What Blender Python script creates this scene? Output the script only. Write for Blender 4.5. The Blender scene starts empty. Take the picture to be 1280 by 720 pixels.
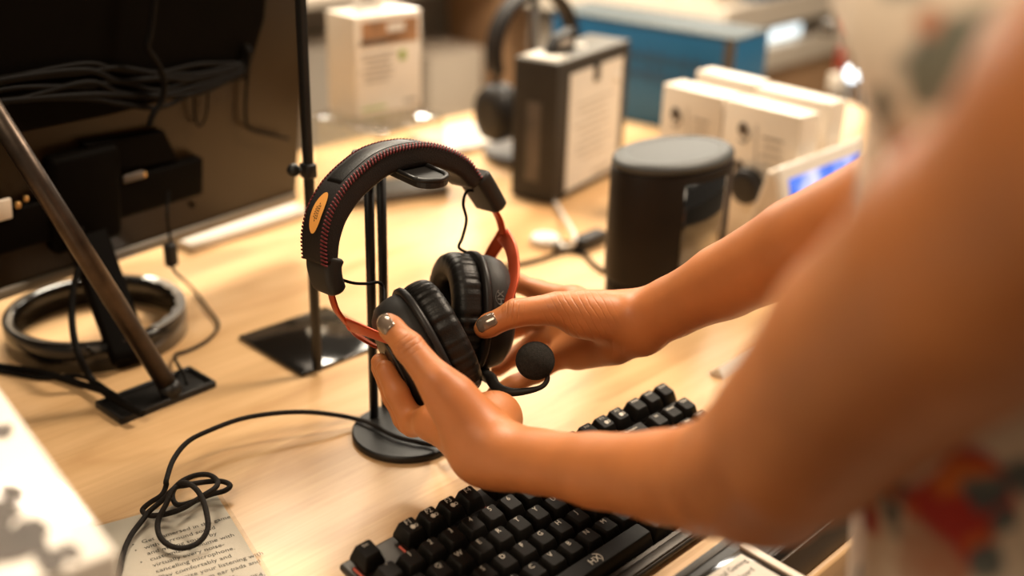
import bpy, bmesh, math, random
import numpy as np
from mathutils import Vector, Matrix, Euler
random.seed(7)
rng = np.random.default_rng(5)
SC = bpy.context.scene
COL = SC.collection
PI = math.pi

# ------------------------------------------------------------------ camera
FPX = 1400.0
PITCH, ROLL, CAMH = math.radians(23.7), math.radians(1.80), 0.512
CAM = Vector((0, 0, CAMH))
FW = Vector((0, math.cos(PITCH), -math.sin(PITCH)))
_r = Vector((1, 0, 0)); _u = _r.cross(FW)
RT = math.cos(ROLL) * _r + math.sin(ROLL) * _u
UP = -math.sin(ROLL) * _r + math.cos(ROLL) * _u

def ray(px, py): return FW + RT * ((px - 640) / FPX) - UP * ((py - 360) / FPX)
def atz(px, py, z=0.0):
    d = ray(px, py); return CAM + d * ((z - CAMH) / d.z)
def atd(px, py, dep): return CAM + ray(px, py) * dep
def onpl(px, py, P, n):
    d = ray(px, py); return CAM + d * ((P - CAM).dot(n) / d.dot(n))
def depth(p): return (Vector(p) - CAM).dot(FW)
def cv(a, b, c): return RT * a + UP * b + FW * c
def height_over(base, py):
    lo, hi = -.5, 2.
    for _ in range(50):
        m = (lo + hi) / 2
        d = Vector((base[0], base[1], m)) - CAM
        y = 360 - FPX * d.dot(UP) / d.dot(FW)
        if y > py: lo = m
        else: hi = m
    return m

cam = bpy.data.cameras.new('camera'); co = bpy.data.objects.new('camera', cam); COL.objects.link(co)
cam.sensor_width = 36; cam.lens = FPX / 1280 * 36; cam.clip_start = .02; cam.clip_end = 60
M = Matrix((RT, UP, -FW)).transposed().to_4x4(); M.translation = CAM; co.matrix_world = M
cam.dof.use_dof = True; cam.dof.focus_distance = 0.85; cam.dof.aperture_fstop = 2.2
SC.camera = co
SC.view_settings.view_transform = 'Standard'; SC.view_settings.look = 'None'
SC.view_settings.gamma = 1; SC.view_settings.use_curve_mapping = False
SC.view_settings.exposure = 0.40

# ------------------------------------------------------------------ materials
def mat(name, col, rough=.5, metal=0., var=.12, scale=30., bump=0., bscale=200., sss=0., coat=0., spec=.5, emit=None, est=0.):
    m = bpy.data.materials.new(name); m.use_nodes = True
    nt = m.node_tree; b = nt.nodes['Principled BSDF']
    b.inputs['Roughness'].default_value = rough; b.inputs['Metallic'].default_value = metal
    b.inputs['Specular IOR Level'].default_value = spec
    b.inputs['Coat Weight'].default_value = coat
    tc = nt.nodes.new('ShaderNodeTexCoord')
    n = nt.nodes.new('ShaderNodeTexNoise'); n.inputs['Scale'].default_value = scale; n.inputs['Detail'].default_value = 3
    nt.links.new(tc.outputs['Object'], n.inputs['Vector'])
    r = nt.nodes.new('ShaderNodeValToRGB')
    c = Vector(col[:3])
    r.color_ramp.elements[0].position = .3; r.color_ramp.elements[1].position = .7
    r.color_ramp.elements[0].color = (*(c * (1 - var)), 1); r.color_ramp.elements[1].color = (*[min(1, x) for x in c * (1 + var)], 1)
    nt.links.new(n.outputs['Fac'], r.inputs['Fac']); nt.links.new(r.outputs['Color'], b.inputs['Base Color'])
    if sss:
        b.inputs['Subsurface Weight'].default_value = sss
        b.inputs['Subsurface Radius'].default_value = (.012, .004, .0018); b.inputs['Subsurface Scale'].default_value = .6
    if bump:
        n2 = nt.nodes.new('ShaderNodeTexNoise'); n2.inputs['Scale'].default_value = bscale; n2.inputs['Detail'].default_value = 4
        nt.links.new(tc.outputs['Object'], n2.inputs['Vector'])
        bp = nt.nodes.new('ShaderNodeBump'); bp.inputs['Strength'].default_value = bump; bp.inputs['Distance'].default_value = .001
        nt.links.new(n2.outputs['Fac'], bp.inputs['Height']); nt.links.new(bp.outputs['Normal'], b.inputs['Normal'])
    if emit:
        b.inputs['Emission Color'].default_value = (*emit, 1); b.inputs['Emission Strength'].default_value = est
    return m

def srgb(r, g, b):
    f = lambda c: (c / 255 / 12.92) if c / 255 <= .04045 else ((c / 255 + .055) / 1.055) ** 2.4
    return (f(r), f(g), f(b))

MAT = {}
def wood_mat():
    m = bpy.data.materials.new('maple_wood'); m.use_nodes = True
    nt = m.node_tree; b = nt.nodes['Principled BSDF']; L = nt.links.new; N = nt.nodes.new
    tc = N('ShaderNodeTexCoord'); sp = N('ShaderNodeSeparateXYZ'); L(tc.outputs['Object'], sp.inputs[0])
    dv = N('ShaderNodeMath'); dv.operation = 'DIVIDE'; L(sp.outputs['Y'], dv.inputs[0]); dv.inputs[1].default_value = .14
    fl = N('ShaderNodeMath'); fl.operation = 'FLOOR'; L(dv.outputs[0], fl.inputs[0])
    wn = N('ShaderNodeTexWhiteNoise'); wn.noise_dimensions = '1D'; L(fl.outputs[0], wn.inputs['W'])
    # per-board offset of the grain
    cm = N('ShaderNodeCombineXYZ'); mu = N('ShaderNodeMath'); mu.operation = 'MULTIPLY'; L(wn.outputs['Value'], mu.inputs[0]); mu.inputs[1].default_value = 40
    L(mu.outputs[0], cm.inputs['X']); L(mu.outputs[0], cm.inputs['Z'])
    ad = N('ShaderNodeVectorMath'); ad.operation = 'ADD'; L(tc.outputs['Object'], ad.inputs[0]); L(cm.outputs[0], ad.inputs[1])
    mp = N('ShaderNodeMapping'); mp.inputs['Scale'].default_value = (3.0, 9, 6); L(ad.outputs[0], mp.inputs['Vector'])
    n1 = N('ShaderNodeTexNoise'); n1.inputs['Scale'].default_value = 1.0; n1.inputs['Detail'].default_value = 6; n1.inputs['Distortion'].default_value = 1.6
    L(mp.outputs[0], n1.inputs['Vector'])
    mp2 = N('ShaderNodeMapping'); mp2.inputs['Scale'].default_value = (9, 260, 60); L(ad.outputs[0], mp2.inputs['Vector'])
    n2 = N('ShaderNodeTexNoise'); n2.inputs['Scale'].default_value = 1.0; n2.inputs['Detail'].default_value = 3; L(mp2.outputs[0], n2.inputs['Vector'])
    cr = N('ShaderNodeValToRGB'); e = cr.color_ramp.elements
    e[0].position = .25; e[0].color = (.46, .255, .108, 1); e[1].position = .62; e[1].color = (.70, .46, .24, 1)
    e2 = e.new(.45); e2.color = (.62, .39, .19, 1)
    L(n1.outputs['Fac'], cr.inputs['Fac'])
    cr2 = N('ShaderNodeValToRGB'); f = cr2.color_ramp.elements; f[0].position = .3; f[0].color = (.92, .90, .87, 1); f[1].position = .6; f[1].color = (1, 1, 1, 1)
    L(n2.outputs['Fac'], cr2.inputs['Fac'])
    mx = N('ShaderNodeMix'); mx.data_type = 'RGBA'; mx.blend_type = 'MULTIPLY'; mx.inputs[0].default_value = 1
    L(cr.outputs[0], mx.inputs[6]); L(cr2.outputs[0], mx.inputs[7])
    hv = N('ShaderNodeHueSaturation'); mr = N('ShaderNodeMapRange'); mr.inputs['To Min'].default_value = .93; mr.inputs['To Max'].default_value = 1.07
    L(wn.outputs['Value'], mr.inputs['Value']); L(mr.outputs[0], hv.inputs['Value']); L(mx.outputs[2], hv.inputs['Color'])
    L(hv.outputs[0], b.inputs['Base Color'])
    b.inputs['Roughness'].default_value = .36; b.inputs['Specular IOR Level'].default_value = .35
    bp = N('ShaderNodeBump'); bp.inputs['Strength'].default_value = .08; bp.inputs['Distance'].default_value = .001
    L(n2.outputs['Fac'], bp.inputs['Height']); L(bp.outputs['Normal'], b.inputs['Normal'])
    return m

def floral_mat(spots):
    m = bpy.data.materials.new('floral_fabric'); m.use_nodes = True
    nt = m.node_tree; b = nt.nodes['Principled BSDF']; L = nt.links.new; N = nt.nodes.new
    tc = N('ShaderNodeTexCoord')
    nd = N('ShaderNodeTexNoise'); nd.inputs['Scale'].default_value = 28; nd.inputs['Detail'].default_value = 2; L(tc.outputs['Object'], nd.inputs['Vector'])
    mxv = N('ShaderNodeMix'); mxv.data_type = 'VECTOR'; mxv.inputs[0].default_value = .035; L(tc.outputs['Object'], mxv.inputs[4]); L(nd.outputs['Color'], mxv.inputs[5])
    def blobs(scale, th, w, col_a, col_b, prev, off):
        mp = N('ShaderNodeMapping'); mp.inputs['Location'].default_value = off; mp.inputs['Rotation'].default_value = (.5, .3, .4); mp.inputs['Scale'].default_value = (1, 1, .62)
        L(mxv.outputs[1], mp.inputs['Vector'])
        v = N('ShaderNodeTexVoronoi'); v.inputs['Scale'].default_value = scale; v.inputs['Randomness'].default_value = .8; L(mp.outputs[0], v.inputs['Vector'])
        r = N('ShaderNodeValToRGB'); r.color_ramp.elements[0].position = th; r.color_ramp.elements[0].color = (1, 1, 1, 1)
        r.color_ramp.elements[1].position = th + w; r.color_ramp.elements[1].color = (0, 0, 0, 1)
        L(v.outputs['Distance'], r.inputs['Fac'])
        c = N('ShaderNodeMix'); c.data_type = 'RGBA'; c.inputs[6].default_value = (*col_a, 1); c.inputs[7].default_value = (*col_b, 1)
        n = N('ShaderNodeTexNoise'); n.inputs['Scale'].default_value = 60; L(tc.outputs['Object'], n.inputs['Vector'])
        rr = N('ShaderNodeMapRange'); rr.inputs['From Min'].default_value = .4; rr.inputs['From Max'].default_value = .6; L(n.outputs['Fac'], rr.inputs['Value']); L(rr.outputs[0], c.inputs[0])
        o = N('ShaderNodeMix'); o.data_type = 'RGBA'; L(r.outputs[0], o.inputs[0]); L(prev, o.inputs[6]); L(c.outputs[2], o.inputs[7])
        return o.outputs[2]
    base = N('ShaderNodeRGB'); base.outputs[0].default_value = (.70, .57, .43, 1)
    a = blobs(24, .20, .07, (.08, .09, .09), (.16, .17, .15), base.outputs[0], (.31, .12, .07))
    a = blobs(13, .33, .05, (.40, .03, .012), (.62, .20, .05), a, (0, 0, .02))
    for c, r, kind in spots:
        ds = N('ShaderNodeVectorMath'); ds.operation = 'DISTANCE'; L(mxv.outputs[1], ds.inputs[0]); ds.inputs[1].default_value = Vector(c) * .965 + Vector((.0175, .0175, .0175))
        mr = N('ShaderNodeMapRange'); mr.inputs['From Min'].default_value = r * 1.1; mr.inputs['From Max'].default_value = r * .8; L(ds.outputs['Value'], mr.inputs['Value'])
        cc = N('ShaderNodeMix'); cc.data_type = 'RGBA'
        ca, cb = (((.42, .016, .006), (.68, .17, .02)), ((.075, .085, .085), (.15, .16, .14)), ((.45, .20, .11), (.52, .33, .22)), ((.13, .13, .09), (.22, .20, .14)))[kind]
        cc.inputs[6].default_value = (*ca, 1); cc.inputs[7].default_value = (*cb, 1)
        nn = N('ShaderNodeTexNoise'); nn.inputs['Scale'].default_value = 55; L(tc.outputs['Object'], nn.inputs['Vector'])
        m2 = N('ShaderNodeMapRange'); m2.inputs['From Min'].default_value = .45; m2.inputs['From Max'].default_value = .6; L(nn.outputs['Fac'], m2.inputs['Value']); L(m2.outputs[0], cc.inputs[0])
        o = N('ShaderNodeMix'); o.data_type = 'RGBA'; L(mr.outputs[0], o.inputs[0]); L(a, o.inputs[6]); L(cc.outputs[2], o.inputs[7]); a = o.outputs[2]
    L(a, b.inputs['Base Color']); b.inputs['Roughness'].default_value = .85; b.inputs['Sheen Weight'].default_value = .2
    return m

def skin_mat(folds):
    m = mat('skin', (.47, .165, .050), .47, var=.10, scale=22, bump=.0, sss=.12, spec=.4)
    nt = m.node_tree; L = nt.links.new; N = nt.nodes.new; b = nt.nodes['Principled BSDF']
    tc = N('ShaderNodeTexCoord'); prev = None
    n = N('ShaderNodeTexNoise'); n.inputs['Scale'].default_value = 420; n.inputs['Detail'].default_value = 3; L(tc.outputs['Object'], n.inputs['Vector'])
    nz = N('ShaderNodeMath'); nz.operation = 'MULTIPLY'; L(n.outputs['Fac'], nz.inputs[0]); nz.inputs[1].default_value = .10
    prev = nz.outputs[0]
    nw = N('ShaderNodeTexNoise'); nw.inputs['Scale'].default_value = 90; nw.inputs['Detail'].default_value = 2; L(tc.outputs['Object'], nw.inputs['Vector'])
    for c, d, rad, freq, st in folds:
        dist = N('ShaderNodeVectorMath'); dist.operation = 'DISTANCE'; L(tc.outputs['Object'], dist.inputs[0]); dist.inputs[1].default_value = c
        mr = N('ShaderNodeMapRange'); mr.interpolation_type = 'SMOOTHSTEP'; mr.inputs['From Min'].default_value = rad; mr.inputs['From Max'].default_value = rad * .35; L(dist.outputs['Value'], mr.inputs['Value'])
        dt = N('ShaderNodeVectorMath'); dt.operation = 'DOT_PRODUCT'; L(tc.outputs['Object'], dt.inputs[0]); dt.inputs[1].default_value = d
        ma = N('ShaderNodeMath'); ma.operation = 'MULTIPLY_ADD'; L(dt.outputs['Value'], ma.inputs[0]); ma.inputs[1].default_value = freq
        sc = N('ShaderNodeMath'); sc.operation = 'MULTIPLY'; L(nw.outputs['Fac'], sc.inputs[0]); sc.inputs[1].default_value = 4.0; L(sc.outputs[0], ma.inputs[2])
        sn = N('ShaderNodeMath'); sn.operation = 'SINE'; L(ma.outputs[0], sn.inputs[0])
        mx = N('ShaderNodeMath'); mx.operation = 'MAXIMUM'; L(sn.outputs[0], mx.inputs[0]); mx.inputs[1].default_value = .1
        pw = N('ShaderNodeMath'); pw.operation = 'POWER'; L(mx.outputs[0], pw.inputs[0]); pw.inputs[1].default_value = 3
        mu = N('ShaderNodeMath'); mu.operation = 'MULTIPLY'; L(pw.outputs[0], mu.inputs[0]); L(mr.outputs[0], mu.inputs[1])
        ad = N('ShaderNodeMath'); ad.operation = 'MULTIPLY_ADD'; L(mu.outputs[0], ad.inputs[0]); ad.inputs[1].default_value = -st; L(prev, ad.inputs[2]); prev = ad.outputs[0]
    bp = N('ShaderNodeBump'); bp.inputs['Strength'].default_value = .8; bp.inputs['Distance'].default_value = .001
    L(prev, bp.inputs['Height']); L(bp.outputs['Normal'], b.inputs['Normal'])
    return m

def screen_mat():
    m = bpy.data.materials.new('lit_clock_screen'); m.use_nodes = True
    nt = m.node_tree; b = nt.nodes['Principled BSDF']; L = nt.links.new; N = nt.nodes.new
    tc = N('ShaderNodeTexCoord'); mp = N('ShaderNodeMapping'); mp.inputs['Rotation'].default_value = (0, 0, .4); L(tc.outputs['Object'], mp.inputs['Vector'])
    n = N('ShaderNodeTexNoise'); n.inputs['Scale'].default_value = 18; L(mp.outputs[0], n.inputs['Vector'])
    r = N('ShaderNodeValToRGB'); e = r.color_ramp.elements
    e[0].position = .35; e[0].color = (.03, .10, .55, 1); e[1].position = .68; e[1].color = (.75, .72, .95, 1); x = e.new(.5); x.color = (.10, .22, .80, 1)
    L(n.outputs['Fac'], r.inputs['Fac']); L(r.outputs[0], b.inputs['Emission Color']); b.inputs['Emission Strength'].default_value = 1.0
    b.inputs['Base Color'].default_value = (.02, .03, .08, 1); b.inputs['Roughness'].default_value = .1
    return m

def glass_mat(name, tint, gloss=.12):
    m = bpy.data.materials.new(name); m.use_nodes = True
    nt = m.node_tree; L = nt.links.new; N = nt.nodes.new; nt.nodes.remove(nt.nodes['Principled BSDF'])
    t = N('ShaderNodeBsdfTransparent'); t.inputs[0].default_value = (*tint, 1)
    g = N('ShaderNodeBsdfGlossy'); g.inputs['Roughness'].default_value = .08
    fr = N('ShaderNodeLayerWeight'); fr.inputs['Blend'].default_value = .5
    pw = N('ShaderNodeMath'); pw.operation = 'POWER'; L(fr.outputs['Facing'], pw.inputs[0]); pw.inputs[1].default_value = 4
    n = N('ShaderNodeTexNoise'); n.inputs['Scale'].default_value = 12
    ad = N('ShaderNodeMath'); ad.operation = 'MULTIPLY_ADD'; L(n.outputs['Fac'], ad.inputs[0]); ad.inputs[1].default_value = gloss; L(pw.outputs[0], ad.inputs[2])
    mx = N('ShaderNodeMixShader'); L(ad.outputs[0], mx.inputs[0]); L(t.outputs[0], mx.inputs[1]); L(g.outputs[0], mx.inputs[2])
    L(mx.outputs[0], nt.nodes['Material Output'].inputs['Surface'])
    return m

MAT.update(
    wood=wood_mat(), screen=screen_mat(),
    acrylic=glass_mat('clear_acrylic', (.90, .91, .89), .30), sleeve=glass_mat('clear_sleeve', (.97, .97, .96), .05),
    nail=mat('taupe_nail_polish', (.20, .145, .105), .16, metal=.35, var=.05, coat=.8),
    black_plastic=mat('black_plastic', (.011, .009, .008), .45, spec=.35, bump=.05, bscale=900),
    keycap=mat('keycap_plastic', (.0065, .0055, .0045), .42, spec=.13, var=.2, scale=60, bump=.08, bscale=1500),
    kb_plate=mat('brushed_steel_plate', (.034, .029, .024), .45, metal=.5, var=.1, scale=80),
    legend=mat('legend_print', (.55, .50, .42), .5, var=.05),
    legend_dim=mat('logo_grey', (.10, .095, .085), .4, var=.05),
    red_led=mat('red_led_bar', (.35, .04, .02), .4, emit=(1, .22, .12), est=.12),
    matte_black=mat('matte_black_steel', (.010, .009, .008), .42, spec=.35, bump=.03, bscale=600),
    gloss_black=mat('gloss_black', (.008, .007, .006), .10, var=.1, coat=.3),
    leather=mat('black_leatherette', (.0065, .0053, .0042), .42, spec=.3, var=.2, scale=50, bump=.25, bscale=700),
    band_fabric=mat('headband_leather', (.0095, .006, .0045), .6, spec=.3, var=.2, bump=.3, bscale=900),
    rubber=mat('soft_rubber', (.014, .012, .010), .55, spec=.35, bump=.1, bscale=900),
    red_thread=mat('red_thread', (.15, .012, .014), .7, var=.2, scale=300),
    red_metal=mat('red_anodised_aluminium', (.42, .055, .014), .36, metal=.6, var=.05),
    foam=mat('mic_foam', (.024, .022, .019), .95, var=.3, scale=500, bump=.9, bscale=1200, spec=.15),
    cord=mat('braided_cord', (.010, .007, .005), .7, spec=.2, var=.6, scale=900, bump=.8, bscale=1400),
    cable=mat('black_cable', (.004, .0032, .0025), .6, spec=.08),
    orange=mat('orange_sticker', (.90, .40, .085), .5, var=.03),
    ink=mat('black_ink', (.02, .018, .015), .6),
    paper=mat('white_paper', (.60, .55, .48), .75, var=.03, scale=8),
    card=mat('card_paper', (.52, .47, .40), .7, var=.03, scale=8),
    white_box=mat('white_carton', (.74, .66, .56), .45, var=.03, scale=10, coat=.25),
    white_plastic=mat('white_plastic', (.70, .66, .60), .35, var=.03),
    beige_plastic=mat('cream_plastic', (.62, .53, .43), .4, var=.03),
    charcoal=mat('charcoal_carton', (.030, .024, .018), .6, spec=.3, var=.08),
    charcoal_top=mat('charcoal_lid', (.10, .09, .075), .5, var=.08),
    speaker=mat('speaker_anodised', (.015, .0095, .0055), .5, spec=.18, bump=.05, bscale=900),
    speaker_top=mat('speaker_lid', (.060, .062, .060), .52, spec=.35, var=.05),
    glass_black=mat('black_glass', (.006, .006, .006), .06, coat=.6),
    print_photo=mat('brown_print', (.30, .16, .08), .5, var=.6, scale=25),
    print_grey=mat('grey_print', (.35, .30, .25), .6),
    print_green=mat('green_print', (.30, .40, .08), .6),
    print_dark=mat('dark_print', (.09, .07, .055), .6, var=.3),
    blue=mat('blue_graphic', (.004, .095, .23), .5, var=.08, scale=4),
    blue_dark=mat('blue_print', (.010, .055, .13), .5),
    blue_lid=mat('painted_lid_shade', (.035, .050, .055), .6),
    floral=mat('dress_lining', (.62, .50, .38), .85),
    dark_wood=mat('painted_wood_reflection', (.05, .027, .010), .5, var=.2, scale=12),
    steel=mat('worn_steel_tube', (.075, .055, .042), .38, metal=.85, var=.35, scale=45, bump=.15, bscale=120),
    chrome=mat('painted_highlight', (.85, .86, .86), .5, metal=1., var=.03),
    monitor=mat('monitor_back_plastic', (.017, .009, .003), .30, var=.25, scale=5, spec=.18),
    monitor_dark=mat('monitor_dark_plastic', (.0025, .0018, .0012), .65, spec=.03),
    monitor_edge=mat('monitor_grey_bezel', (.16, .135, .10), .4),
    gold=mat('port_gold', (.50, .29, .10), .35, metal=.6, var=.2),
    shelf_white=mat('white_laminate', (.68, .60, .50), .45, var=.03),
    shelf_grey=mat('grey_laminate', (.44, .39, .33), .5, var=.1, scale=4),
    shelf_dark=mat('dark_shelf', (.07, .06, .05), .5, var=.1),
    cardboard=mat('brown_cardboard', (.46, .27, .14), .7, var=.08),
    floor=mat('grey_floor', (.30, .265, .22), .5, var=.1, scale=3),
    wall=mat('warm_wall', (.42, .36, .29), .8, var=.06, scale=2),
    led=mat('led_strip', (.9, .9, .9), .4, emit=(.80, .95, 1.), est=1.1),
    lamp=mat('shop_lamp', (.9, .9, .9), .4, emit=(.75, .9, 1.), est=2.5),
    red_item=mat('red_carton', (.28, .03, .015), .5),
)

# ------------------------------------------------------------------ mesh builder
class MB:
    def __init__(s): s.bm = bmesh.new()
    def _mark(s, before, mi, smooth, mtx=None):
        fs = [f for f in s.bm.faces if f.index == -1 or f.index >= before] if False else s.bm.faces[before:]
        return fs
    def raw(s, vs, fs, mi=0, smooth=False, mtx=None):
        bv = [s.bm.verts.new(mtx @ Vector(v) if mtx else Vector(v)) for v in vs]
        for f in fs:
            try:
                k = s.bm.faces.new([bv[i] for i in f]); k.material_index = mi; k.smooth = smooth
            except ValueError: pass
        return bv
    def box(s, c, size, rot=None, mi=0, bevel=0., seg=2, smooth=False):
        """box centred at c; rot is a 3x3/Euler/Matrix frame"""
        t = bmesh.new(); bmesh.ops.create_cube(t, size=1)
        bmesh.ops.scale(t, vec=Vector(size), verts=t.verts)
        if bevel: bmesh.ops.bevel(t, geom=t.edges[:], offset=bevel, segments=seg, profile=.5, affect='EDGES')
        R = (rot if rot is not None else Matrix.Identity(3)).to_4x4(); R.translation = Vector(c)
        s.take(t, R, mi, smooth or bevel > 0)
    def take(s, t, mtx, mi=0, smooth=False):
        t.verts.ensure_lookup_table(); mp = {}
        for v in t.verts: mp[v] = s.bm.verts.new(mtx @ v.co)
        for f in t.faces:
            try:
                k = s.bm.faces.new([mp[v] for v in f.verts]); k.material_index = mi; k.smooth = smooth
            except ValueError: pass
        t.free()
    def add_mesh(s, me, mtx, mi=0):
        t = bmesh.new(); t.from_mesh(me); s.take(t, mtx, mi, False)
    def rings(s, rs, mi=0, smooth=True, closed=False, caps=True, mtx=None):
        n = len(rs[0]); bv = [[s.bm.verts.new(mtx @ Vector(p) if mtx else Vector(p)) for p in r] for r in rs]
        m = len(rs)
        for i in range(m if closed else m - 1):
            a, b = bv[i], bv[(i + 1) % m]
            for j in range(n):
                k = s.bm.faces.new((a[j], a[(j + 1) % n], b[(j + 1) % n], b[j])); k.material_index = mi; k.smooth = smooth
        if caps and not closed:
            for r, rev in ((bv[0], True), (bv[-1], False)):
                k = s.bm.faces.new(list(reversed(r)) if rev else r); k.material_index = mi
    def tube(s, pts, r, n=10, mi=0, sub=6, closed=False, caps=True):
        P = spline(pts, sub, closed); m = len(P); rs = []
        rad = (lambda t: r) if not callable(r) else r
        T0 = (P[1] - P[0]).normalized(); nv = T0.orthogonal().normalized()
        for i, p in enumerate(P):
            a = P[(i - 1) % m] if closed or i > 0 else p; b = P[(i + 1) % m] if closed or i < m - 1 else p
            T = (b - a).normalized(); nv = (nv - T * nv.dot(T)).normalized(); bn = T.cross(nv)
            q = rad(i / (m - 1)); rs.append([p + nv * (q * math.cos(2 * PI * j / n)) + bn * (q * math.sin(2 * PI * j / n)) for j in range(n)])
        s.rings(rs, mi, True, closed, caps)
    def cyl(s, a, b, r, r2=None, n=20, mi=0, smooth=True):
        a, b = Vector(a), Vector(b); T = (b - a).normalized(); u = T.orthogonal().normalized(); w = T.cross(u); r2 = r if r2 is None else r2
        s.rings([[p + u * (q * math.cos(2 * PI * j / n)) + w * (q * math.sin(2 * PI * j / n)) for j in range(n)] for p, q in ((a, r), (b, r2))], mi, smooth)
    def sweep(s, path, frames, section, mi=0, caps=True, smooth=True):
        """section: list of (x,y) placed in each (e1,e2) frame; may be callable(i)"""
        rs = []
        for i, p in enumerate(path):
            sec = section(i) if callable(section) else section
            e1, e2 = frames[i]; rs.append([p + e1 * x + e2 * y for x, y in sec])
        s.rings(rs, mi, smooth, False, caps)
    def sphere(s, c, r, mi=0, n=24, scale=(1, 1, 1), rot=None):
        t = bmesh.new(); bmesh.ops.create_uvsphere(t, u_segments=n, v_segments=n // 2, radius=r)
        R = (rot if rot is not None else Matrix.Identity(3)).to_4x4() @ Matrix.Diagonal((*scale, 1)); R.translation = Vector(c)
        s.take(t, R, mi, True)
    def prism(s, poly, h, mtx, mi=0, bevel=0., smooth=False):
        """polygon in local xy extruded 0..h in local z"""
        t = bmesh.new(); vs = [t.verts.new((x, y, 0)) for x, y in poly]; f = t.faces.new(vs)
        r = bmesh.ops.extrude_face_region(t, geom=[f]); bmesh.ops.translate(t, vec=(0, 0, h), verts=[v for v in r['geom'] if isinstance(v, bmesh.types.BMVert)])
        bmesh.ops.recalc_face_normals(t, faces=t.faces)
        if bevel: bmesh.ops.bevel(t, geom=[e for e in t.edges if abs(e.verts[0].co.z - e.verts[1].co.z) < 1e-7], offset=bevel, segments=2, profile=.5, affect='EDGES')
        s.take(t, mtx, mi, smooth)
    def build(s, name, mats, parent=None, smooth_angle=None, loc=None):
        bmesh.ops.recalc_face_normals(s.bm, faces=s.bm.faces[:])
        me = bpy.data.meshes.new(name)
        L = Vector((0, 0, 0)) if loc is None else Vector(loc)
        if L.length: bmesh.ops.translate(s.bm, vec=-L, verts=s.bm.verts)
        s.bm.to_mesh(me); s.bm.free()
        for m in (mats if isinstance(mats, (list, tuple)) else [mats]): me.materials.append(MAT[m] if isinstance(m, str) else m)
        o = bpy.data.objects.new(name, me); COL.objects.link(o); o.location = L
        if parent is not None:
            o.parent = parent; o.matrix_parent_inverse = Matrix.Identity(4); o.location = L - wloc(parent)
        return o

def wloc(o):
    v = Vector(o.location)
    while o.parent is not None: o = o.parent; v += Vector(o.location)
    return v
def spline(pts, sub=6, closed=False):
    P = [Vector(p) for p in pts]; n = len(P); out = []
    rngi = range(n if closed else n - 1)
    for i in rngi:
        p1, p2 = P[i], P[(i + 1) % n]
        p0 = P[(i - 1) % n] if closed or i > 0 else p1 * 2 - p2
        p3 = P[(i + 2) % n] if closed or i < n - 2 else p2 * 2 - p1
        for k in range(sub):
            t = k / sub
            out.append(.5 * ((2 * p1) + (p2 - p0) * t + (2 * p0 - 5 * p1 + 4 * p2 - p3) * t * t + (3 * p1 - p0 - 3 * p2 + p3) * t ** 3))
    if not closed: out.append(P[-1])
    return out
def tag(o, label, cat, group=None):
    o['label'] = label; o['category'] = cat
    if group: o['group'] = group
    return o
def thing(name, loc, label, cat, group=None):
    o = bpy.data.objects.new(name, None); COL.objects.link(o); o.location = Vector(loc); o.empty_display_size = .02
    return tag(o, label, cat, group)
def struct(o): o['kind'] = 'structure'; return o
def frame(x, y, z=None):
    x = Vector(x).normalized(); y = Vector(y); y = (y - x * y.dot(x)).normalized(); z = x.cross(y)
    return Matrix((x, y, z)).transposed()
def M4(R, t): m = R.to_4x4(); m.translation = Vector(t); return m
def rrect(w, h, r, n=5):
    out = []
    for cx, cy, a0 in ((w / 2 - r, h / 2 - r, 0), (-w / 2 + r, h / 2 - r, PI / 2), (-w / 2 + r, -h / 2 + r, PI), (w / 2 - r, -h / 2 + r, 1.5 * PI)):
        for k in range(n + 1):
            a = a0 + PI / 2 * k / n; out.append((cx + r * math.cos(a), cy + r * math.sin(a)))
    return out
_tx = {}
def text(body, size=.01, align='CENTER', ext=0.):
    k = (body, round(size, 6), align)
    if k not in _tx:
        c = bpy.data.curves.new('txt', 'FONT'); c.body = body; c.size = size; c.align_x = align; c.align_y = 'CENTER'; c.resolution_u = 2
        o = bpy.data.objects.new('txt', c); COL.objects.link(o)
        _tx[k] = bpy.data.meshes.new_from_object(o); bpy.data.objects.remove(o); bpy.data.curves.remove(c)
    return _tx[k]

# ------------------------------------------------------------------ axes of the table (rows of the keyboard run along EX)
KYAW, KTILT = 0.807, 0.161
EX = Vector((math.cos(KYAW), math.sin(KYAW), 0)); EY = Vector((-math.sin(KYAW), math.cos(KYAW), 0)); EZ = Vector((0, 0, 1))
RTAB = frame(EX, EY)
EDGE = atz(1030, 712)              # a point of the front edge of the table top

# ------------------------------------------------------------------ room shell
mb = MB(); mb.box((0.6, 2.2, -.93), (9, 9, .06)); struct(mb.build('floor', 'floor'))
mb = MB(); mb.box((0.6, 6.4, .5), (9, .1, 2.8)); struct(mb.build('wall_back', 'wall'))
mb = MB(); mb.box((-3.9, 2.2, .5), (.1, 8.6, 2.8)); struct(mb.build('wall_left', 'wall'))
mb = MB(); mb.box((5.1, 2.2, .5), (.1, 8.6, 2.8)); struct(mb.build('wall_right', 'wall'))

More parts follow.
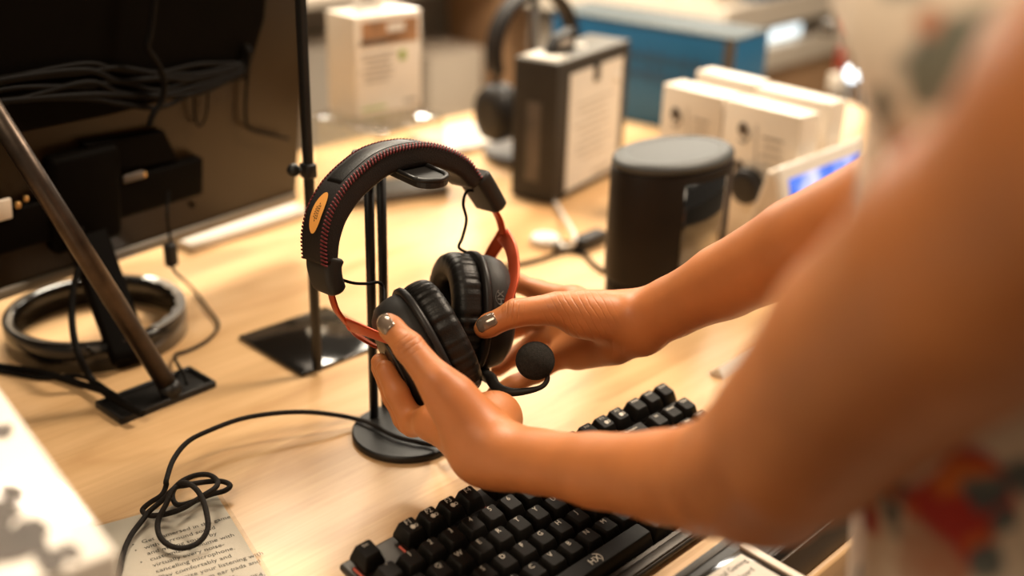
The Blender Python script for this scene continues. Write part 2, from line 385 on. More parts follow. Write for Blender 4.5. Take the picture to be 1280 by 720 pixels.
# ------------------------------------------------------------------ display table
TW, TD = 2.6, 1.10
def tl(x, y, z=0): return EDGE + EX * x + EY * y + EZ * z       # table coordinates, y from the front edge
tc_ = tl(0, TD / 2, -.02)
table = thing('display_table', tl(0, TD / 2, -.9), 'long light maple shop display table that everything stands on', 'table')
mb = MB(); mb.box((0, 0, 0), (TW, TD, .04), bevel=.003)
top = mb.build('table_top', 'wood', table); top.location = tc_ - table.location; top.rotation_euler = (0, 0, KYAW)
mb = MB()
for sy in (-1, 1):
    mb.box(tc_ + EY * (sy * (TD / 2 - .05)) + EZ * -.06, (TW - .1, .02, .08), RTAB)
for sx in (-1, 1):
    mb.box(tc_ + EX * (sx * (TW / 2 - .05)) + EZ * -.06, (.02, TD - .1, .08), RTAB)
mb.build('apron', 'shelf_dark', table)
for sx in (-1, 1):
    for sy in (-1, 1):
        mb = MB(); c = tc_ + EX * (sx * (TW / 2 - .07)) + EY * (sy * (TD / 2 - .07)); mb.box((c.x, c.y, -.47), (.06, .06, .86), RTAB, bevel=.004); mb.build('leg', 'shelf_dark', table)
# ------------------------------------------------------------------ headphone stand
AN = math.radians(40); AX = Vector((math.cos(AN), math.sin(AN), 0)); NX = Vector((math.sin(AN), -math.cos(AN), 0))
PL, PR = atz(468, 529), atz(482, 513)
PM = (PL + PR) / 2; P0 = PM + NX * .04
BC = atz(508, 544, .0)
stand = thing('headphone_stand', BC, 'matte black headphone stand with twin poles on a round base under the gaming headset', 'headphone stand')
mb = MB(); N = 56
prof = [(.0, 0), (.0455, 0), (.047, .0012), (.047, .0058), (.0455, .007), (.0, .007)]
mb.rings([[BC + Vector((r * math.cos(2 * PI * j / N), r * math.sin(2 * PI * j / N), z)) for j in range(N)] for r, z in prof[1:-1]])
mb.build('base', 'matte_black', stand)
HZ = 0.246
for p in (PL, PR):
    mb = MB(); mb.cyl(p + EZ * .006, (p.x, p.y, HZ - .004), .0041, n=20); mb.build('pole', 'matte_black', stand)
mb = MB(); st = []
for k in range(13): a = -PI / 2 + PI * k / 12; st.append((.076 + .0145 * math.cos(a), .0145 * math.sin(a)))
st += [(-.012, .0145), (-.016, .011), (-.016, -.011), (-.012, -.0145)]
hm = M4(frame(NX, EZ.cross(NX)), (PM.x, PM.y, HZ - .006))
mb.prism(st, .006, hm, bevel=.0015, smooth=False)
rim = [(x * 1.0, y) for x, y in st]
mb.tube([hm @ Vector((x, y, .0065)) for x, y in [(.034, .0135)] + [(x - .0012, y * .93) for x, y in st[12::-1]] + [(.034, -.0135)]], .002, n=8, sub=2)
mb.build('hook_plate', 'matte_black', stand)

# ------------------------------------------------------------------ gaming headset
_d = math.radians(8); NB = NX * math.cos(_d) + EZ * math.sin(_d); PB = P0 + EZ * .235
HS = thing('gaming_headset', P0, 'black and red gaming headset hung on the twin pole stand and held by both hands', 'headset')
PF = PB + NB * .017
stitch = [(404, 332), (403, 305), (407, 280), (415, 258), (432, 231), (455, 208), (480, 190.5), (510, 181), (540, 179), (568, 187), (590, 201), (605, 222)]
outer = spline([onpl(x, y, PF, NB) - NB * .017 for x, y in stitch], 6)
def az(p): d = p - P0; return Vector((d.dot(AX), p.z))
def arc_frames(P):
    fr = []
    for i, p in enumerate(P):
        T = (P[min(i + 1, len(P) - 1)] - P[max(i - 1, 0)]).normalized(); inn = T.cross(NB)
        if inn.dot(Vector(P0 + EZ * .15) - p) < 0: inn = -inn
        fr.append((NB.copy(), inn.normalized()))
    return fr
fr = arc_frames(outer)
def band_sec(i):
    t = i / (len(outer) - 1); th = .0135 + .006 * math.sin(PI * t) ** .6
    return [(x, y + th / 2) for x, y in rrect(.0345, th, .0045, 4)]
mb = MB(); mb.sweep(outer, fr, band_sec)
band = mb.build('headband', 'band_fabric', HS)
# raised logo patch on top of the band
mb = MB(); sl = outer[24:46]; sf = fr[24:46]; mb.sweep(sl, sf, lambda i: [(x, y - .0001) for x, y in rrect(.020, .0008, .0003, 2)]); mb.build('logo_patch', 'leather', band)
# stitches along both edges
for sgn in (1, -1):
    mb = MB(); ln = 0; step = .0030; prev = outer[0]
    for i in range(1, len(outer)):
        seg = outer[i] - outer[i - 1]; L = seg.length
        while ln < L:
            q = outer[i - 1] + seg * (ln / L); e1, e2 = fr[i]; T = seg.normalized()
            a = q + NB * (sgn * .0162) - e2 * -.0002 + T * .0012; b = q + NB * (sgn * .0180) + e2 * .0032 - T * .0012
            mb.cyl(q + NB * (sgn * .0145) - e2 * .0003 + T * .001, q + NB * (sgn * .0170) + e2 * .0012, .00068, n=6)
            mb.cyl(q + NB * (sgn * .0170) + e2 * .0010, b, .00068, n=6)
            ln += step
        ln -= L
    mb.build('stitching', 'red_thread', band)
# oval orange sticker on the outer face near the left end
ci = min(range(len(outer)), key=lambda i: abs(outer[i].z - onpl(404, 264, PB, NB).z) + (0 if i < 36 else 9))
rsx = []
mb = MB(); nS = 28; s_along = .0185; s_acr = .0075
i0 = ci
def on_band(s, w):      # s metres along from ci, w across
    i = i0; rem = s
    while rem > 0 and i < len(outer) - 2 and rem > (outer[i + 1] - outer[i]).length: rem -= (outer[i + 1] - outer[i]).length; i += 1
    while rem < 0 and i > 0 and -rem > (outer[i] - outer[i - 1]).length: rem += (outer[i] - outer[i - 1]).length; i -= 1
    T = (outer[i + 1] - outer[i]).normalized(); return outer[i] + T * rem + NB * w - fr[i][1] * .0009
C0 = on_band(0, .002)
pts = [on_band(.0165 * math.cos(2 * PI * k / nS), .002 + .0078 * math.sin(2 * PI * k / nS)) for k in range(nS)]
mid = [on_band(.0165 * .5 * math.cos(2 * PI * k / nS), .002 + .0078 * .5 * math.sin(2 * PI * k / nS)) for k in range(nS)]
vs = pts + mid + [C0]
mb.raw(vs, [(k, (k + 1) % nS, nS + (k + 1) % nS, nS + k) for k in range(nS)] + [(nS + k, nS + (k + 1) % nS, 2 * nS) for k in range(nS)], 0, True)
# three rows of fine print
for rw, ln_ in ((-.0022, 5), (0, 8), (.0022, 6)):
    for k in range(ln_):
        s0 = (k - ln_ / 2 + .5) * .0019
        q = [on_band(s0 + a, .002 + rw + b) - fr[i0][1] * .0003 for a, b in ((-.0006, -.0005), (.0005, -.0006), (.0006, .0005), (-.0004, .0006))]
        mb.raw(q, [(0, 1, 2, 3)], 1)
stk = mb.build('sticker', ['orange', 'ink'], band); stk['label'] = 'small oval orange sticker'
# end caps
def cap(img, name):
    P = spline([onpl(x, y, PB, NB) for x, y in img], 5); f = arc_frames(P)
    def sec(i):
        t = i / (len(P) - 1); w = .037 - .004 * t; h = .0160 - .001 * t
        if i == 0 or i == len(P) - 1: w -= .003; h -= .003
        return [(x, y) for x, y in rrect(w, h, .006, 4)]
    m = MB(); m.sweep(P, f, sec); return m.build(name, 'rubber', HS), P
capL, cpl = cap([(408, 318), (405, 330), (407, 345), (413, 362)], 'end_cap')
capR, cpr = cap([(589, 217), (598, 230), (608, 246), (615, 258)], 'end_cap')

# cups: local frame x = long axis, y = pivot axis, z = towards the ear
def cup_frame(zc, xl): z = zc.normalized(); x = (xl - z * xl.dot(z)).normalized(); return Matrix((x, z.cross(x), z)).transposed()
def oval(a, b, n=44, k=2.3):
    o = []
    for j in range(n):
        t = 2 * PI * j / n; c, s_ = math.cos(t), math.sin(t)
        o.append((a * math.copysign(abs(c) ** (2 / k), c), b * math.copysign(abs(s_) ** (2 / k), s_)))
    return o
def make_cup(Cc, R, logo_at):
    X = M4(R, Cc); n = 64
    mb = MB()
    prof = [(.30, -.0225), (.62, -.0222), (.80, -.0205), (.93, -.015), (.99, -.006), (1.0, .002), (.97, .006)]
    mb.rings([[X @ Vector((x, y, z)) for x, y in oval(.0475 * q, .0405 * q, n)] for q, z in prof])
    cupo = mb.build('ear_cup', 'rubber', HS)
    mb = MB()     # outer disc
    mb.rings([[X @ Vector((x, y, z)) for x, y in oval(.0475 * q, .0405 * q, n)] for q, z in ((.60, -.0215), (.62, -.0236), (.56, -.0245), (.3, -.0245))])
    p = mb.build('outer_plate', 'kb_plate', cupo); p['label'] = 'brushed grey outer plate'
    mb = MB()
    mb.rings([[X @ Vector((x, y, z)) for x, y in oval(.0475 + q, .0405 + q, n)] for q, z in ((-.003, .0035), (.0018, .004), (.003, .0055), (.003, .0085), (.0015, .010), (-.004, .010))])
    mb.build('bezel', 'black_plastic', cupo)
    # cushion: oval doughnut with gathered leather on its outer side
    mb = MB(); nn = 220; rs = []
    ph = [rng.uniform(-1, 1) for _ in range(nn)]
    for j in range(nn):
        t = 2 * PI * j / nn; c, s_ = math.cos(t), math.sin(t); k = 2.3
        cx, cy = math.copysign(abs(c) ** (2 / k), c), math.copysign(abs(s_) ** (2 / k), s_)
        nrm = Vector((c / .0475, s_ / .0405, 0)).normalized(); r = []
        for m in range(24):
            q = 2 * PI * m / 24; co_, si = math.cos(q), math.sin(q)
            rad = .0120 * (abs(co_) ** 3 + abs(si) ** 3) ** (-1 / 3.0)
            if co_ > .15:      # gathers near the seam
                wgt = min(1, (co_ - .15) * 1.6) * (0.55 + .45 * (si < .25))
                rad -= wgt * (.00075 * (1 + math.sin(t * 34 + 1.3 * math.sin(t * 5))) * .5 + .00030 * ph[j] + .00055 * max(0, math.sin(t * 21 + 2)) ** 3)
            base = Vector((cx * (.0475 - .0105), cy * (.0405 - .0105), .0205))
            r.append(X @ (base + nrm * (rad * co_) + Vector((0, 0, rad * si))))
        rs.append(r)
    mb.rings(rs, 0, True, closed=True)
    mb.build('ear_cushion', 'leather', cupo)
    mb = MB(); mb.rings([[X @ Vector((x, y, z)) for x, y in oval(.030 * q, .0235 * q, 40)] for q, z in ((1.1, .012), (1.0, .013), (.2, .0125))]); mb.build('speaker_cloth', 'band_fabric', cupo)
    # emblem on the side of the shell
    mb = MB(); lx, ly = logo_at; bz = -.004
    t = text('HX', .0085)
    pp = Vector((lx, ly, 0)); nr = pp.normalized(); tg = EZ.cross(nr)
    zx = Matrix((tg, Vector((0, 0, 1)), tg.cross(Vector((0, 0, 1))))).transposed()
    mb.add_mesh(t, X @ M4(zx, pp + nr * .0006 + Vector((0, 0, bz))))
    mb.tube([X @ (pp + nr * .0007 + tg * (.0062 * math.cos(a)) + Vector((0, 0, bz + .0048 * math.sin(a)))) for a in [(.3 + .35 * k) for k in range(9)]], .00025, n=5, sub=2)
    mb.build('emblem', 'legend_dim', cupo)
    return cupo
axL = cv(.85, .45, .27); RL = cup_frame(axL, cv(.56, -.83, .05)); LC = atd(523, 438, .872)
axR = cv(-.92, .02, -.40); RRc = cup_frame(axR, cv(.10, -1, .0)); RC = atd(597, 390, .925)
def side_pt(R, Cc, target):     # point of the shell rim (local xy) nearest a world direction
    best = max(oval(.0475, .0405, 72), key=lambda q: (R @ Vector((q[0], q[1], 0))).dot(target)); return best
cL = make_cup(LC, RL, side_pt(RL, LC, cv(.45, -.35, -.8)))
cR = make_cup(RC, RRc, side_pt(RRc, RC, cv(.5, .15, -.9)))
# yokes
def ribbon(pts, w, th, dirw, m, sub=7, nrm=None):
    P = spline(pts, sub); f = []
    for i, p in enumerate(P):
        T = (P[min(i + 1, len(P) - 1)] - P[max(i - 1, 0)]).normalized(); d = dirw if not callable(dirw) else dirw(i / (len(P) - 1))
        e1 = (d - T * d.dot(T)).normalized() if nrm is None else T.cross(nrm).normalized()
        f.append((e1, T.cross(e1)))
    ww = w if callable(w) else (lambda t: w)
    m.sweep(P, f, lambda i: rrect(ww(i / (len(P) - 1)), th, th * .45, 3))
def yoke(cap_pts, apex, Cc, R, nrm=None, wid=.0125, nm='yoke'):
    m = MB(); yv = R.col[1]; zv = R.col[2]
    if (yv.dot(FW)) > 0: yv = -yv                  # towards the camera
    ribbon(cap_pts + [apex], .0085, .0028, NB, m)
    piv = []
    for s in (1, -1):
        pv = Cc + yv * (s * .0455) - zv * .006
        out = -zv * .004
        d = (pv - apex)
        pts = [apex - (pv - apex).normalized() * .001, apex + d * .22 + yv * (s * .012) + out * .5, apex + d * .55 + yv * (s * .013) + out * .7, apex + d * .85 + yv * (s * .005) + out * .3, pv]
        ribbon(pts, lambda t: wid - (wid - .006) * t, .0026, zv, m, 7, nrm or zv)
        piv.append(pv)
    y = m.build(nm, 'red_metal', HS); y['label'] = 'red metal fork of the ear cup'
    for pv, s in zip(piv, (1, -1)):
        mm = MB(); mm.cyl(pv + yv * (s * .002), pv - yv * (s * .007), .004, n=16); mm.build('pivot', 'black_plastic', y)
yoke([cpl[-1] - (cpl[-1] - cpl[-3]).normalized() * .003, onpl(420, 386, PB, NB)], onpl(434, 405, PB, NB), LC, RL)
yoke([cpr[-1] - (cpr[-1] - cpr[-3]).normalized() * .003, onpl(624, 274, PB, NB)], onpl(629, 294, PB, NB), RC, RRc, (RRc.col[2] * .6 + cv(.1, .15, -.8)).normalized(), .0135)
# thin wires from the end caps to the cups
mb = MB(); t1 = LC + RL.col[0] * -.046 + RL.col[2] * -.006
mb.tube([onpl(416, 346, PB, NB), onpl(428, 350, PB, NB), onpl(443, 354, PB + NB * .004, NB), onpl(460, 354.5, PB + NB * .006, NB), onpl(473, 353, PB + NB * .008, NB), onpl(479, 360, PB + NB * .008, NB), t1], .0013, n=8); mb.build('wire', 'cable', HS)
mb = MB(); t2 = RC + RRc.col[0] * -.047 + RRc.col[2] * .004
mb.tube([onpl(592, 238, PB, NB), onpl(583, 240, PB, NB), onpl(579, 255, PB, NB), onpl(583, 275, PB, NB), onpl(578, 297, PB, NB), onpl(574, 310, PB - NB * .0, NB), t2], .0013, n=8); mb.build('wire', 'cable', HS)
# microphone on its bent boom
MC = atd(669, 451, .862)
root = RC + RRc.col[0] * .046 + RRc.col[2] * -.004
mb = MB()
bp = [root - RRc.col[0] * .006, root + RRc.col[0] * .004, atd(613, 473, .885), atd(621, 484, .872), atd(637, 490, .863), atd(657, 489, .86), atd(676, 484, .86), atd(684, 475, .86), atd(682, 465, .861), MC]
mb.tube(bp, lambda t: .0052 - .0032 * min(1, max(0, (t - .2) * 2.2)), n=12, sub=7)
mic = mb.build('microphone_boom', 'rubber', HS)
mb = MB(); mb.sphere(MC, .0152, n=40, scale=(1, 1, .98)); mb.build('foam_ball', 'foam', mic)
mb = MB(); mb.box(root + RRc.col[0] * .003, (.013, .011, .012), RRc, bevel=.003); mb.build('boom_socket', 'black_plastic', mic)

# long braided cord: hangs from the left cup, crosses the base, lies in a knot on the card, runs out towards the viewer
def kpx(x, y, z): return atz(120 + x / 4.923, 580 + y / 4.923, z)
cord = [LC + RL.col[0] * .045 + RL.col[2] * -.008, atd(568, 505, .89), atz(566, 548, .035), atz(545, 556, .012), atz(515, 551, .0105), atz(490, 544, .0105), atz(462, 529, .011), atz(440, 522.5, .010), atz(415, 518, .016), atz(380, 515, .022), atz(340, 517, .025), atz(300, 524, .026), atz(262, 538, .026), atz(235, 552, .026), atz(217, 574, .026), atz(208, 600, .024),
        kpx(432, 130, .020), kpx(405, 190, .016), kpx(330, 240, .010), kpx(286, 285, .006), kpx(330, 316, .007), kpx(430, 308, .010), kpx(540, 270, .015), kpx(650, 200, .020), kpx(735, 145, .022), kpx(745, 102, .020), kpx(690, 66, .018), kpx(600, 74, .016), kpx(510, 120, .014),
        kpx(470, 190, .011), kpx(500, 250, .008), kpx(590, 235, .007), kpx(700, 190, .008), kpx(790, 165, .010), kpx(826, 132, .012), kpx(770, 106, .013), kpx(660, 112, .014), kpx(560, 130, .022), kpx(480, 150, .026),
        kpx(430, 250, .020), kpx(382, 350, .012), kpx(390, 440, .008), kpx(450, 500, .007), kpx(540, 517, .007), kpx(635, 480, .009), kpx(687, 400, .014), kpx(680, 300, .020), kpx(650, 205, .026), kpx(600, 140, .030), kpx(530, 115, .029), kpx(465, 165, .022),
        kpx(400, 230, .014), kpx(330, 290, .010), kpx(290, 340, .008), kpx(215, 440, .006), kpx(170, 545, .005), kpx(140, 690, .004), atz(143, 740, .004), atz(135, 800, .004)]
mb = MB(); mb.tube(cord, .0021, n=10, sub=6); cd = mb.build('cord', 'cord', HS); cd['label'] = 'braided black cord knotted loosely on the card'
# ------------------------------------------------------------------ keyboard
KB_U = .01905
KORG = Vector((-0.101, 0.617, 0.043))
KEX = EX; KBK = math.cos(KTILT) * EY + EZ * math.sin(KTILT); KN = KEX.cross(KBK); RKB = Matrix((KEX, KBK, KN)).transposed()
def kp(x, y, z=0): return KORG + KEX * (KB_U * x) - KBK * (KB_U * y) + KN * z
kbd = thing('keyboard', (kp(9, 3).x, kp(9, 3).y, 0), 'black mechanical gaming keyboard lying below the woman\'s forearm at the table edge', 'keyboard')
mb = MB(); mb.box(kp(9.1, 3.12, -.0163), (18.75 * KB_U, 7.10 * KB_U, .0056), RKB, bevel=.0025, seg=3)
mb.build('case', 'kb_plate', kbd)
mb = MB(); mb.box(kp(9.1, 3.12, -.0198), (18.6 * KB_U, 6.95 * KB_U, .003), RKB, bevel=.0015); mb.build('bottom_shell', 'black_plastic', kbd)
mb = MB(); mb.box(kp(9.13, 6.35, -.0135), (18.6 * KB_U, .42 * KB_U, .003), RKB, bevel=.001); mb.build('front_bezel', 'kb_plate', kbd)
for x in (1.2, 17.0):
    mb = MB(); q = kp(x, -.1, -.0215); mb.box((q.x, q.y, q.z / 2 + .0), (.03, .012, q.z), RTAB, bevel=.002); mb.build('foot', 'black_plastic', kbd)
ROWS = {'F': (.22, .0018, .10), 'N': (1.47, .0012, .07), 'Q': (2.47, 0, .02), 'A': (3.47, -.0014, -.02), 'Z': (4.47, -.0012, -.07), 'S': (5.47, -.0012, -.10)}
_kc = {}
def key(x, row, w=1., leg='', small='', dot=False, h=1., y=None):
    yy, dz, tl_ = ROWS[row]; yy = yy if y is None else y
    mb = MB(); W = w * KB_U - .0009; D = h * KB_U - .0009; H = .0115
    t = bmesh.new()
    sec = []
    for z, tw, td, oy in ((-H, W, D, 0), (-H + .002, W, D, 0), (-.0012, W - .0052, D - .0048, .0008), (0, W - .0066, D - .0062, .0008)):
        rr = rrect(tw, td, .0016, 3)
        sec.append([Vector((px, py + oy, z + (py * math.tan(tl_) if z > -.005 else 0) + (-.0003 if z == 0 else 0))) for px, py in rr])
    X = M4(RKB, kp(x, yy, dz))
    mb.rings([[X @ p for p in r] for r in sec], 0, True)
    # slightly dished top
    Tz = M4(Matrix.Rotation(math.atan(math.tan(tl_)), 3, 'X'), (0, .0008, .00018))
    if leg: mb.add_mesh(text(leg, .0058 if len(leg) < 3 else .0036), X @ Tz @ Matrix.Translation((0, .0030, 0)), 1)
    if small: mb.add_mesh(text(small, .003), X @ Tz @ Matrix.Translation((-.002, -.0018, 0)), 1)
    if dot:
        c = [(.0019 * math.cos(a), .0019 * math.sin(a) - .0022, 0) for a in [2 * PI * k / 16 for k in range(16)]]
        mb.raw([X @ Tz @ Vector(p) for p in c], [tuple(range(16))], 1)
        r1 = [(.0030 + .0014 * math.cos(2 * PI * k / 16), .0014 * math.sin(2 * PI * k / 16) - .0022, 0) for k in range(16)]; r2 = [(.0030 + .0009 * math.cos(2 * PI * k / 16), .0009 * math.sin(2 * PI * k / 16) - .0022, 0) for k in range(16)]
        mb.raw([X @ Tz @ Vector(p) for p in r1 + r2], [(k, (k + 1) % 16, 16 + (k + 1) % 16, 16 + k) for k in range(16)], 1)
    return mb.build('keycap', ['keycap', 'legend'], kbd), X
key(.5, 'F', leg='Esc')
for i, x in enumerate((2.5, 3.5, 4.5, 5.5, 7, 8, 9, 10, 11.5, 12.5, 13.5, 14.5)): key(x, 'F', leg='F%d' % (i + 1), dot=i in (0, 1, 2, 10, 11))
for i, x in enumerate((15.75, 16.75, 17.75)): key(x, 'F', leg=('PrtSc', 'ScrLk', 'Pause')[i])
for i, c in enumerate('`1234567890-='): key(i + .5, 'N', leg=c)
key(14, 'N', 2, 'Backspace')
for i, c in enumerate('QWERTYUIOP[]'): key(2 + i, 'Q', leg=c)
key(.75, 'Q', 1.5, 'Tab'); key(14.25, 'Q', 1.5, '\\')
for i, c in enumerate("ASDFGHJKL;'"): key(2.25 + i, 'A', leg=c)
key(.875, 'A', 1.75, 'Caps'); key(13.875, 'A', 2.25, 'Enter')
for i, c in enumerate('ZXCVBNM,./'): key(2.75 + i, 'Z', leg=c)
key(1.125, 'Z', 2.25, 'Shift'); key(13.625, 'Z', 2.75, 'Shift')
for i, (x, c) in enumerate(((.625, 'Ctrl'), (1.875, 'Win'), (3.125, 'Alt'), (10.625, 'Alt'), (11.875, 'Fn'), (13.125, 'Menu'), (14.375, 'Ctrl'))): key(x, 'S', 1.25, c)
sp, X = key(6.875, 'S', 6.25)
mb = MB(); mb.add_mesh(text('HX', .0075), X @ Matrix.Translation((0, .0, .0006)))
mb.tube([X @ Vector((.0065 * math.cos(a), .0052 * math.sin(a), .0006)) for a in [-.9 + .3 * k for k in range(8)]], .0003, n=5, sub=2); mb.build('emblem', 'legend', sp)
for i, x in enumerate((15.75, 16.75, 17.75)): key(x, 'N', leg=('Ins', 'Home', 'PgUp')[i]); key(x, 'Q', leg=('Del', 'End', 'PgDn')[i])
key(16.75, 'Z', leg='^')
for i, x in enumerate((15.75, 16.75, 17.75)): key(x, 'S', leg='<v>'[i])
for x, y in ((-.02, .50), (2.0, .62), (6.05, .55)):      # glowing bars between the keys
    mb = MB(); mb.box(kp(x, y, -.0125), (.0014, .8 * KB_U, .0016), RKB, bevel=.0004); mb.build('light_bar', 'red_led', kbd)['label'] = 'thin red light between keys'

# ------------------------------------------------------------------ black label tray along the table edge
ZT = .040
e0 = atz(862, 704, ZT); a0 = tl(0, 0); yb = (e0 - EDGE).dot(EY); e1_ = atz(990, 679, ZT); yf = (e1_ - EDGE).dot(EY)
xm = (atz(930, 690, ZT) - EDGE).dot(EX)
tray = thing('label_tray', tl(xm, (yb + yf) / 2), 'black label tray with a printed card set along the table edge beside the keyboard', 'label holder')
mb = MB(); mb.box(tl(xm + .05, (yb + yf) / 2, ZT / 2), (.62, abs(yb - yf), ZT), RTAB, bevel=.0015); mb.build('tray', 'black_plastic', tray)
mb = MB(); mb.box(tl(xm + .05, yf - .0012, ZT / 2 - .003), (.618, .0024, ZT - .008), RTAB, bevel=.0005); mb.build('front_strip', 'dark_wood', tray)  # brown colour paints in the wood reflected by the tray's front face
for yy, zz in ((yb - .004, ZT + .0003), (yf + .002, ZT + .0003), (yf + .0055, ZT + .0003)):
    mb = MB(); mb.box(tl(xm + .05, yy, zz), (.615, .0010 if yy < yb - .01 else .006, .0012), RTAB, bevel=.0004); mb.build('rail', 'kb_plate', tray)
# printed card, tilted in its frame
cc = [atz(935, 697, ZT), atz(880, 729, ZT), atz(950, 740, ZT)]
u1 = (atz(925, 690, ZT) - atz(890, 713, ZT)).normalized(); RCD = frame(u1, EZ.cross(u1))
ctr = atz(925, 694, ZT) - u1 * .075 - (EZ.cross(u1)) * .020
mb = MB(); mb.box(ctr, (.160, .048, .002), RCD, bevel=.0006); mb.build('card_frame', 'gloss_black', tray)
mb = MB(); mb.box(ctr + EZ * .0012, (.150, .038, .0008), RCD, 0)
mb.add_mesh(text('Mechanical Gaming', .0062, 'RIGHT'), M4(RCD, ctr + EZ * .0018 + u1 * .072 + EZ.cross(u1) * .013), 1)
mb.add_mesh(text('Keyboard', .0062, 'RIGHT'), M4(RCD, ctr + EZ * .0018 + u1 * .068 + EZ.cross(u1) * .004), 1)
mb.build('printed_card', ['card', 'ink'], tray)
mb = MB(); mb.box(ctr + u1 * .084 + EZ * .001, (.007, .05, .003), RCD, bevel=.0008); mb.build('card_edge', 'beige_plastic', tray)

# ------------------------------------------------------------------ information card under the cord
c1, c2, c3 = atz(135, 656), atz(270, 618.5), atz(362, 718)
cu = (c2 - c1).normalized(); cvv = EZ.cross(cu); Wc, Hc = .150, .20
cc_ = c2 - cu * (Wc / 2) - cvv * (Hc / 2)
RCI = frame(cu, cvv)
info = thing('information_card', cc_, 'printed white information card lying under the knotted headset cord', 'card')
mb = MB(); mb.box(cc_ + EZ * .0008, (Wc, Hc, .0012), RCI)
lines = ['Get immersed in the game', 'with surround sound', 'and mixing sound by', 'customizing volume with', 'virtually every noise-', 'cancelling microphone.', 'Play comfortably and', 'customize your listening with', 'memory foam ear pads and', 'durability that lasts.', 'Works with PC, Mac, PS4,', 'Nintendo Switch, and more.']
s0 = atz(177, 680); off = (s0 - cc_); ox, oy = off.dot(cu), off.dot(cvv)
for i, l in enumerate(lines):
    mb.add_mesh(text(l, .0062, 'LEFT'), M4(RCI, cc_ + EZ * .0016 + cu * (ox + .0012 * i * 0) + cvv * (oy - .0078 * i)), 1)
    if i in (0, 1, 3, 6, 10): mb.raw([cc_ + EZ * .0016 + cu * (ox - .006 + .0007 * math.cos(a)) + cvv * (oy - .0078 * i + .0007 * math.sin(a)) for a in [k * PI / 4 for k in range(8)]], [tuple(range(8))], 1)
mb.build('paper', ['card', 'ink'], info)
mb = MB(); mb.box(cc_ + EZ * .0024 + cu * .001, (Wc + .004, Hc + .002, .0004), RCI); mb.build('clear_sleeve', 'sleeve', info)
mb = MB(); mb.box(cc_ + EZ * .0022 + cu * (-Wc / 2 + .012), (.024, Hc, .0006), RCI); mb.build('folded_flap', 'paper', info)

# ------------------------------------------------------------------ blurred white carton close to the viewer
zt = .205; A = atz(0, 486, zt); B = atz(146, 690, zt)
dv_ = (B - A).normalized(); pv_ = EZ.cross(dv_)
if pv_.x > 0: pv_ = -pv_
RW = frame(dv_, pv_); wW, wL = .20, .30
ctr = B - dv_ * (wL / 2) + pv_ * (wW / 2)
if RW.col[2].z < 0: RW = frame(dv_, -pv_)
wb = thing('product_carton', (ctr.x, ctr.y, 0), 'large white carton with dark print at the near left corner of the table', 'box')
mb = MB(); mb.box((ctr.x, ctr.y, zt / 2), (wL, wW, zt), RW, bevel=.0015); mb.build('carton', 'white_box', wb)
mb = MB()
def flat_blob(c, rx, ry, seed, z):
    r_ = random.Random(seed); n = 22
    p = [Vector((c.x, c.y, z)) + dv_ * (rx * math.cos(2 * PI * k / n) * r_.uniform(.6, 1.15)) + pv_ * (ry * math.sin(2 * PI * k / n) * r_.uniform(.6, 1.15)) for k in range(n)]
    mb = MB(); mb.raw(p, [tuple(range(n))]); mb.build('dark_print', 'print_dark', wb)
for i, (px, py, rx, ry) in enumerate(((2, 540, .008, .006), (16, 617, .010, .006), (2, 640, .012, .008), (40, 668, .014, .007), (14, 690, .010, .014), (60, 700, .012, .006), (88, 690, .008, .004), (-6, 670, .012, .012))):
    flat_blob(atz(px, py, zt), rx, ry, i, zt + .0006 + i * .00005)
mb = MB(); fc = B + pv_ * .05
mb.box((fc.x + dv_.x * .0004, fc.y + dv_.y * .0004, zt - .04), (.0008, .09, .05), RW); mb.build('front_print', 'print_dark', wb)

# ------------------------------------------------------------------ monitor seen from behind
MZ = .07
m0, m1 = atz(0, 366, MZ), atz(372, 243, MZ)
md = (m1 - m0).normalized(); mn = Vector((md.y, -md.x, 0))            # towards the viewer
edge_top = None
# lean: the right edge passes through (395, 0)
best = None
for k in range(-10, 30):
    a = math.radians(k); q = onpl(395, 0, m1, (mn * math.cos(a) - EZ * math.sin(a)))
    e = abs((q - m1).dot(md))
    if best is None or e < best[0]: best = (e, a)
LEAN = math.radians(8)
mup = (EZ * math.cos(LEAN) + mn * math.sin(LEAN)).normalized(); mnn = md.cross(mup); 
if mnn.dot(mn) < 0: mnn = -mnn
MW, MH = .62, .37
RM = Matrix((md, mup, md.cross(mup))).transposed(); SGN = 1 if md.cross(mup).dot(mn) > 0 else -1
def mp_(x, y, d=0): return m1 + md * x + mup * y + mnn * d  # x<=0 leftwards from the right edge
def mpx(px, py, d=0):
    q = onpl(px, py, m1 + mnn * d, mnn); r = q - m1; return r.dot(md), r.dot(mup)
# ring base
rc = [atz(235, 410), atz(200, 444), atz(150, 463), atz(75, 465), atz(21, 455)]
Am = np.array([[2 * p.x, 2 * p.y, 1] for p in rc]); bm_ = np.array([p.x ** 2 + p.y ** 2 for p in rc]); sol = np.linalg.lstsq(Am, bm_, rcond=None)[0]
RCN = Vector((sol[0], sol[1], 0)); RRAD = math.sqrt(sol[2] + sol[0] ** 2 + sol[1] ** 2)
mon = thing('monitor', RCN, 'large glossy black monitor seen from behind on a round ring base', 'monitor')
mb = MB(); mb.box(mp_(-MW / 2, MH / 2, -.009), (MW, MH, .018), RM, bevel=.004); body = mb.build('back_panel', 'monitor', mon)
mb = MB(); mb.box(mp_(-MW / 2, -.002, -.008), (MW - .002, .012, .022), RM, bevel=.003); mb.build('bottom_bezel', 'monitor_edge', mon)
x0, y0 = mpx(245, 192); x1, y1 = mpx(245, 238)
hh = y0 - y1
xl = -MW + .02
